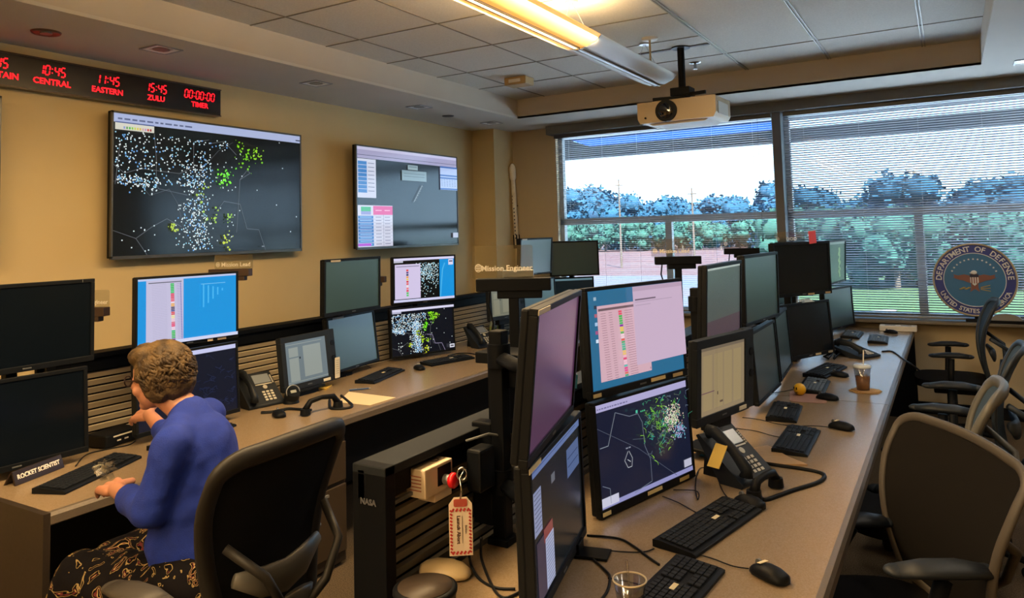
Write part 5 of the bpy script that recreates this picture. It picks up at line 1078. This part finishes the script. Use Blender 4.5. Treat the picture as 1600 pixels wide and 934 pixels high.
sw=[('c',HIP+V(-.01,.02,.10),WST,.150,.132),('c',HIP+V(-.02,.10,.09),WST+V(0,.05,0),.11,.10),('c',HIP+V(-.05,-.06,.10),WST+V(0,-.04,0),.115,.11),('c',WST,CHE,.138,.125),('c',CHE,NKB+V(.005,0,-.035),.125,.072),('c',SL,NKB+V(.0,-.01,-.045),.058,.055),('c',SR,NKB+V(-.01,.0,-.045),.058,.055),('c',SL,EL,.060,.054),('c',EL,EL+(WL-EL)*.55,.055,.046),('c',SR,ER,.062,.052),('c',ER,ER+(WR-ER)*.45,.050,.042),('c',CHE+V(.02,-.05,0),WST+V(.01,-.05,0),.095,.10),('c',CHE+V(-.02,.06,0),WST+V(0,.05,0),.09,.10)]
blob(sw,'cardigan',SWEAT,.009,smooth=8,disp=(.09,.016))
SK=mat('floral_skirt','0c0a0c',.95,spec=.08); nt=SK.node_tree; bs=nt.nodes['Principled BSDF']; t_=nt.nodes.new('ShaderNodeTexCoord'); n1=nt.nodes.new('ShaderNodeTexNoise'); n1.inputs['Scale'].default_value=11; n1.inputs['Distortion'].default_value=2.4; n1.inputs['Detail'].default_value=1.5
r1=nt.nodes.new('ShaderNodeValToRGB'); r1.color_ramp.interpolation='CONSTANT'; E_=r1.color_ramp.elements; E_[0].color=(.006,.005,.006,1); E_[1].position=.57; E_[1].color=(*lin('8f7a52'),1); 
for ps,cc in ((.59,'0b090b'),(.63,'5c2a2c'),(.655,'a08a5c'),(.67,'0b090b')): q=E_.new(ps); q.color=(*lin(cc),1)
nt.links.new(t_.outputs['Object'],n1.inputs['Vector']); nt.links.new(n1.outputs[0],r1.inputs[0]); nt.links.new(r1.outputs[0],bs.inputs['Base Color'])
skp=[('c',HIP+V(.0,-.08,-.03),HIP+V(.0,.1,-.03),.15,.15),('c',HIP+V(0,-.09,-.04),KL+V(0,0,-.01),.13,.095),('c',HIP+V(0,.09,-.04),KR,.13,.09),('c',KL,KR,.08,.08),('c',KL+V(0,-.01,0),FL+V(-.02,-.03,.12),.095,.14),('c',KR,FR+V(-.02,.03,.12),.09,.13),('c',KL+V(0,.15,-.05),FL+V(0,.15,.12),.09,.12)]
blob(skp,'skirt',SK,.010,smooth=8,disp=(.08,.02))
for f,nm in ((FL,0),(FR,1)):
    blob([('c',f+V(.02,0,-.05),f+V(-.15,0,-.065),.042,.034)],'shoe',BLK,.008,smooth=2)
# hair: cap plus individual curls
hp=[('e',rf(-.022,0,.036),(.094,.084,.092),hq),('e',rf(-.05,0,-.02),(.070,.074,.070),hq),('e',rf(.035,0,.098),(.06,.062,.036),hq),('e',rf(-.02,.06,-.03),(.05,.025,.05),hq),('e',rf(-.02,-.06,-.03),(.05,.025,.05),hq),('e',rf(-.062,0,-.06),(.042,.055,.04),hq)]
HM=mat('hair','33271b',.6,var=(30,'604c30'),bump=(170,.9),spec=.3); blob(hp,'hair',HM,.005,smooth=2,disp=(.03,.014))
rnd=random.Random(11); b=MB()
def sp(th,ph,r): return rf(-.025+r*1.0*math.sin(ph)*math.cos(th),r*.90*math.sin(ph)*math.sin(th),.022+r*1.0*math.cos(ph))
for i in range(620):
    th=rnd.uniform(-2.3,2.3)+PI; ph=math.acos(rnd.uniform(-.62,1)); r0=.104
    dth=rnd.uniform(-.35,.35)+.25; pts=[]; wv=rnd.uniform(.05,.12); p0_=rnd.uniform(0,6); L_=rnd.uniform(.25,.5)
    for k in range(6):
        u=k/5; pts.append(sp(th+dth*u+wv*math.sin(u*5+p0_),min(ph+L_*u,2.45),r0*(1.0+.09*math.sin(u*PI)+rnd.uniform(-.01,.01)))-Wo)
    q=rnd.uniform(.6,1.1); b.sweep(pts,[.002*q,.0048*q,.006*q,.0055*q,.0035*q,.001],5)
obj('curls',b,HM,W)
b=MB()
for s_ in (1,-1):
    c_=[rf(.108,s_*.033+.025*math.cos(2*PI*i/16),.012+.019*math.sin(2*PI*i/16))-Wo for i in range(16)]; b.sweep(c_,.0022,6,True)
    b.sweep([rf(.106,s_*.058,.016)-Wo,rf(.05,s_*.08,.012)-Wo,rf(-.01,s_*.082,.006)-Wo],.0025,6)
b.sweep([rf(.108,-.009,.014)-Wo,rf(.112,0,.017)-Wo,rf(.108,.009,.014)-Wo],.002,6); obj('glasses',b,mat('glasses_dark','2a1414',.3,bump=(60,.02)),W)
b=MB(); q=HL+V(-.01,.0,.02)-Wo; pts=[(q.x+.012*math.cos(a),q.y+.012*math.sin(a),q.z) for a in ()]
# crumpled clear wrapper held in the left hand
o=thing('clear_wrapper','crumpled clear plastic wrapper under the woman\'s left hand','wrapper',HL+V(-.03,.03,.005)); b=MB(); rnd=random.Random(3)
for i in range(26):
    c_=V(rnd.uniform(-.03,.03),rnd.uniform(-.03,.03),rnd.uniform(0,.045)); e1=V(rnd.gauss(0,1),rnd.gauss(0,1),rnd.gauss(0,1)).normalized()*.018; e2=e1.orthogonal().normalized()*.014; b.quad(c_-e1,c_+e2,c_+e1,c_-e2)
obj('film',b,glassmat('film_clear',(.8,.85,.9),.35,.15),o)
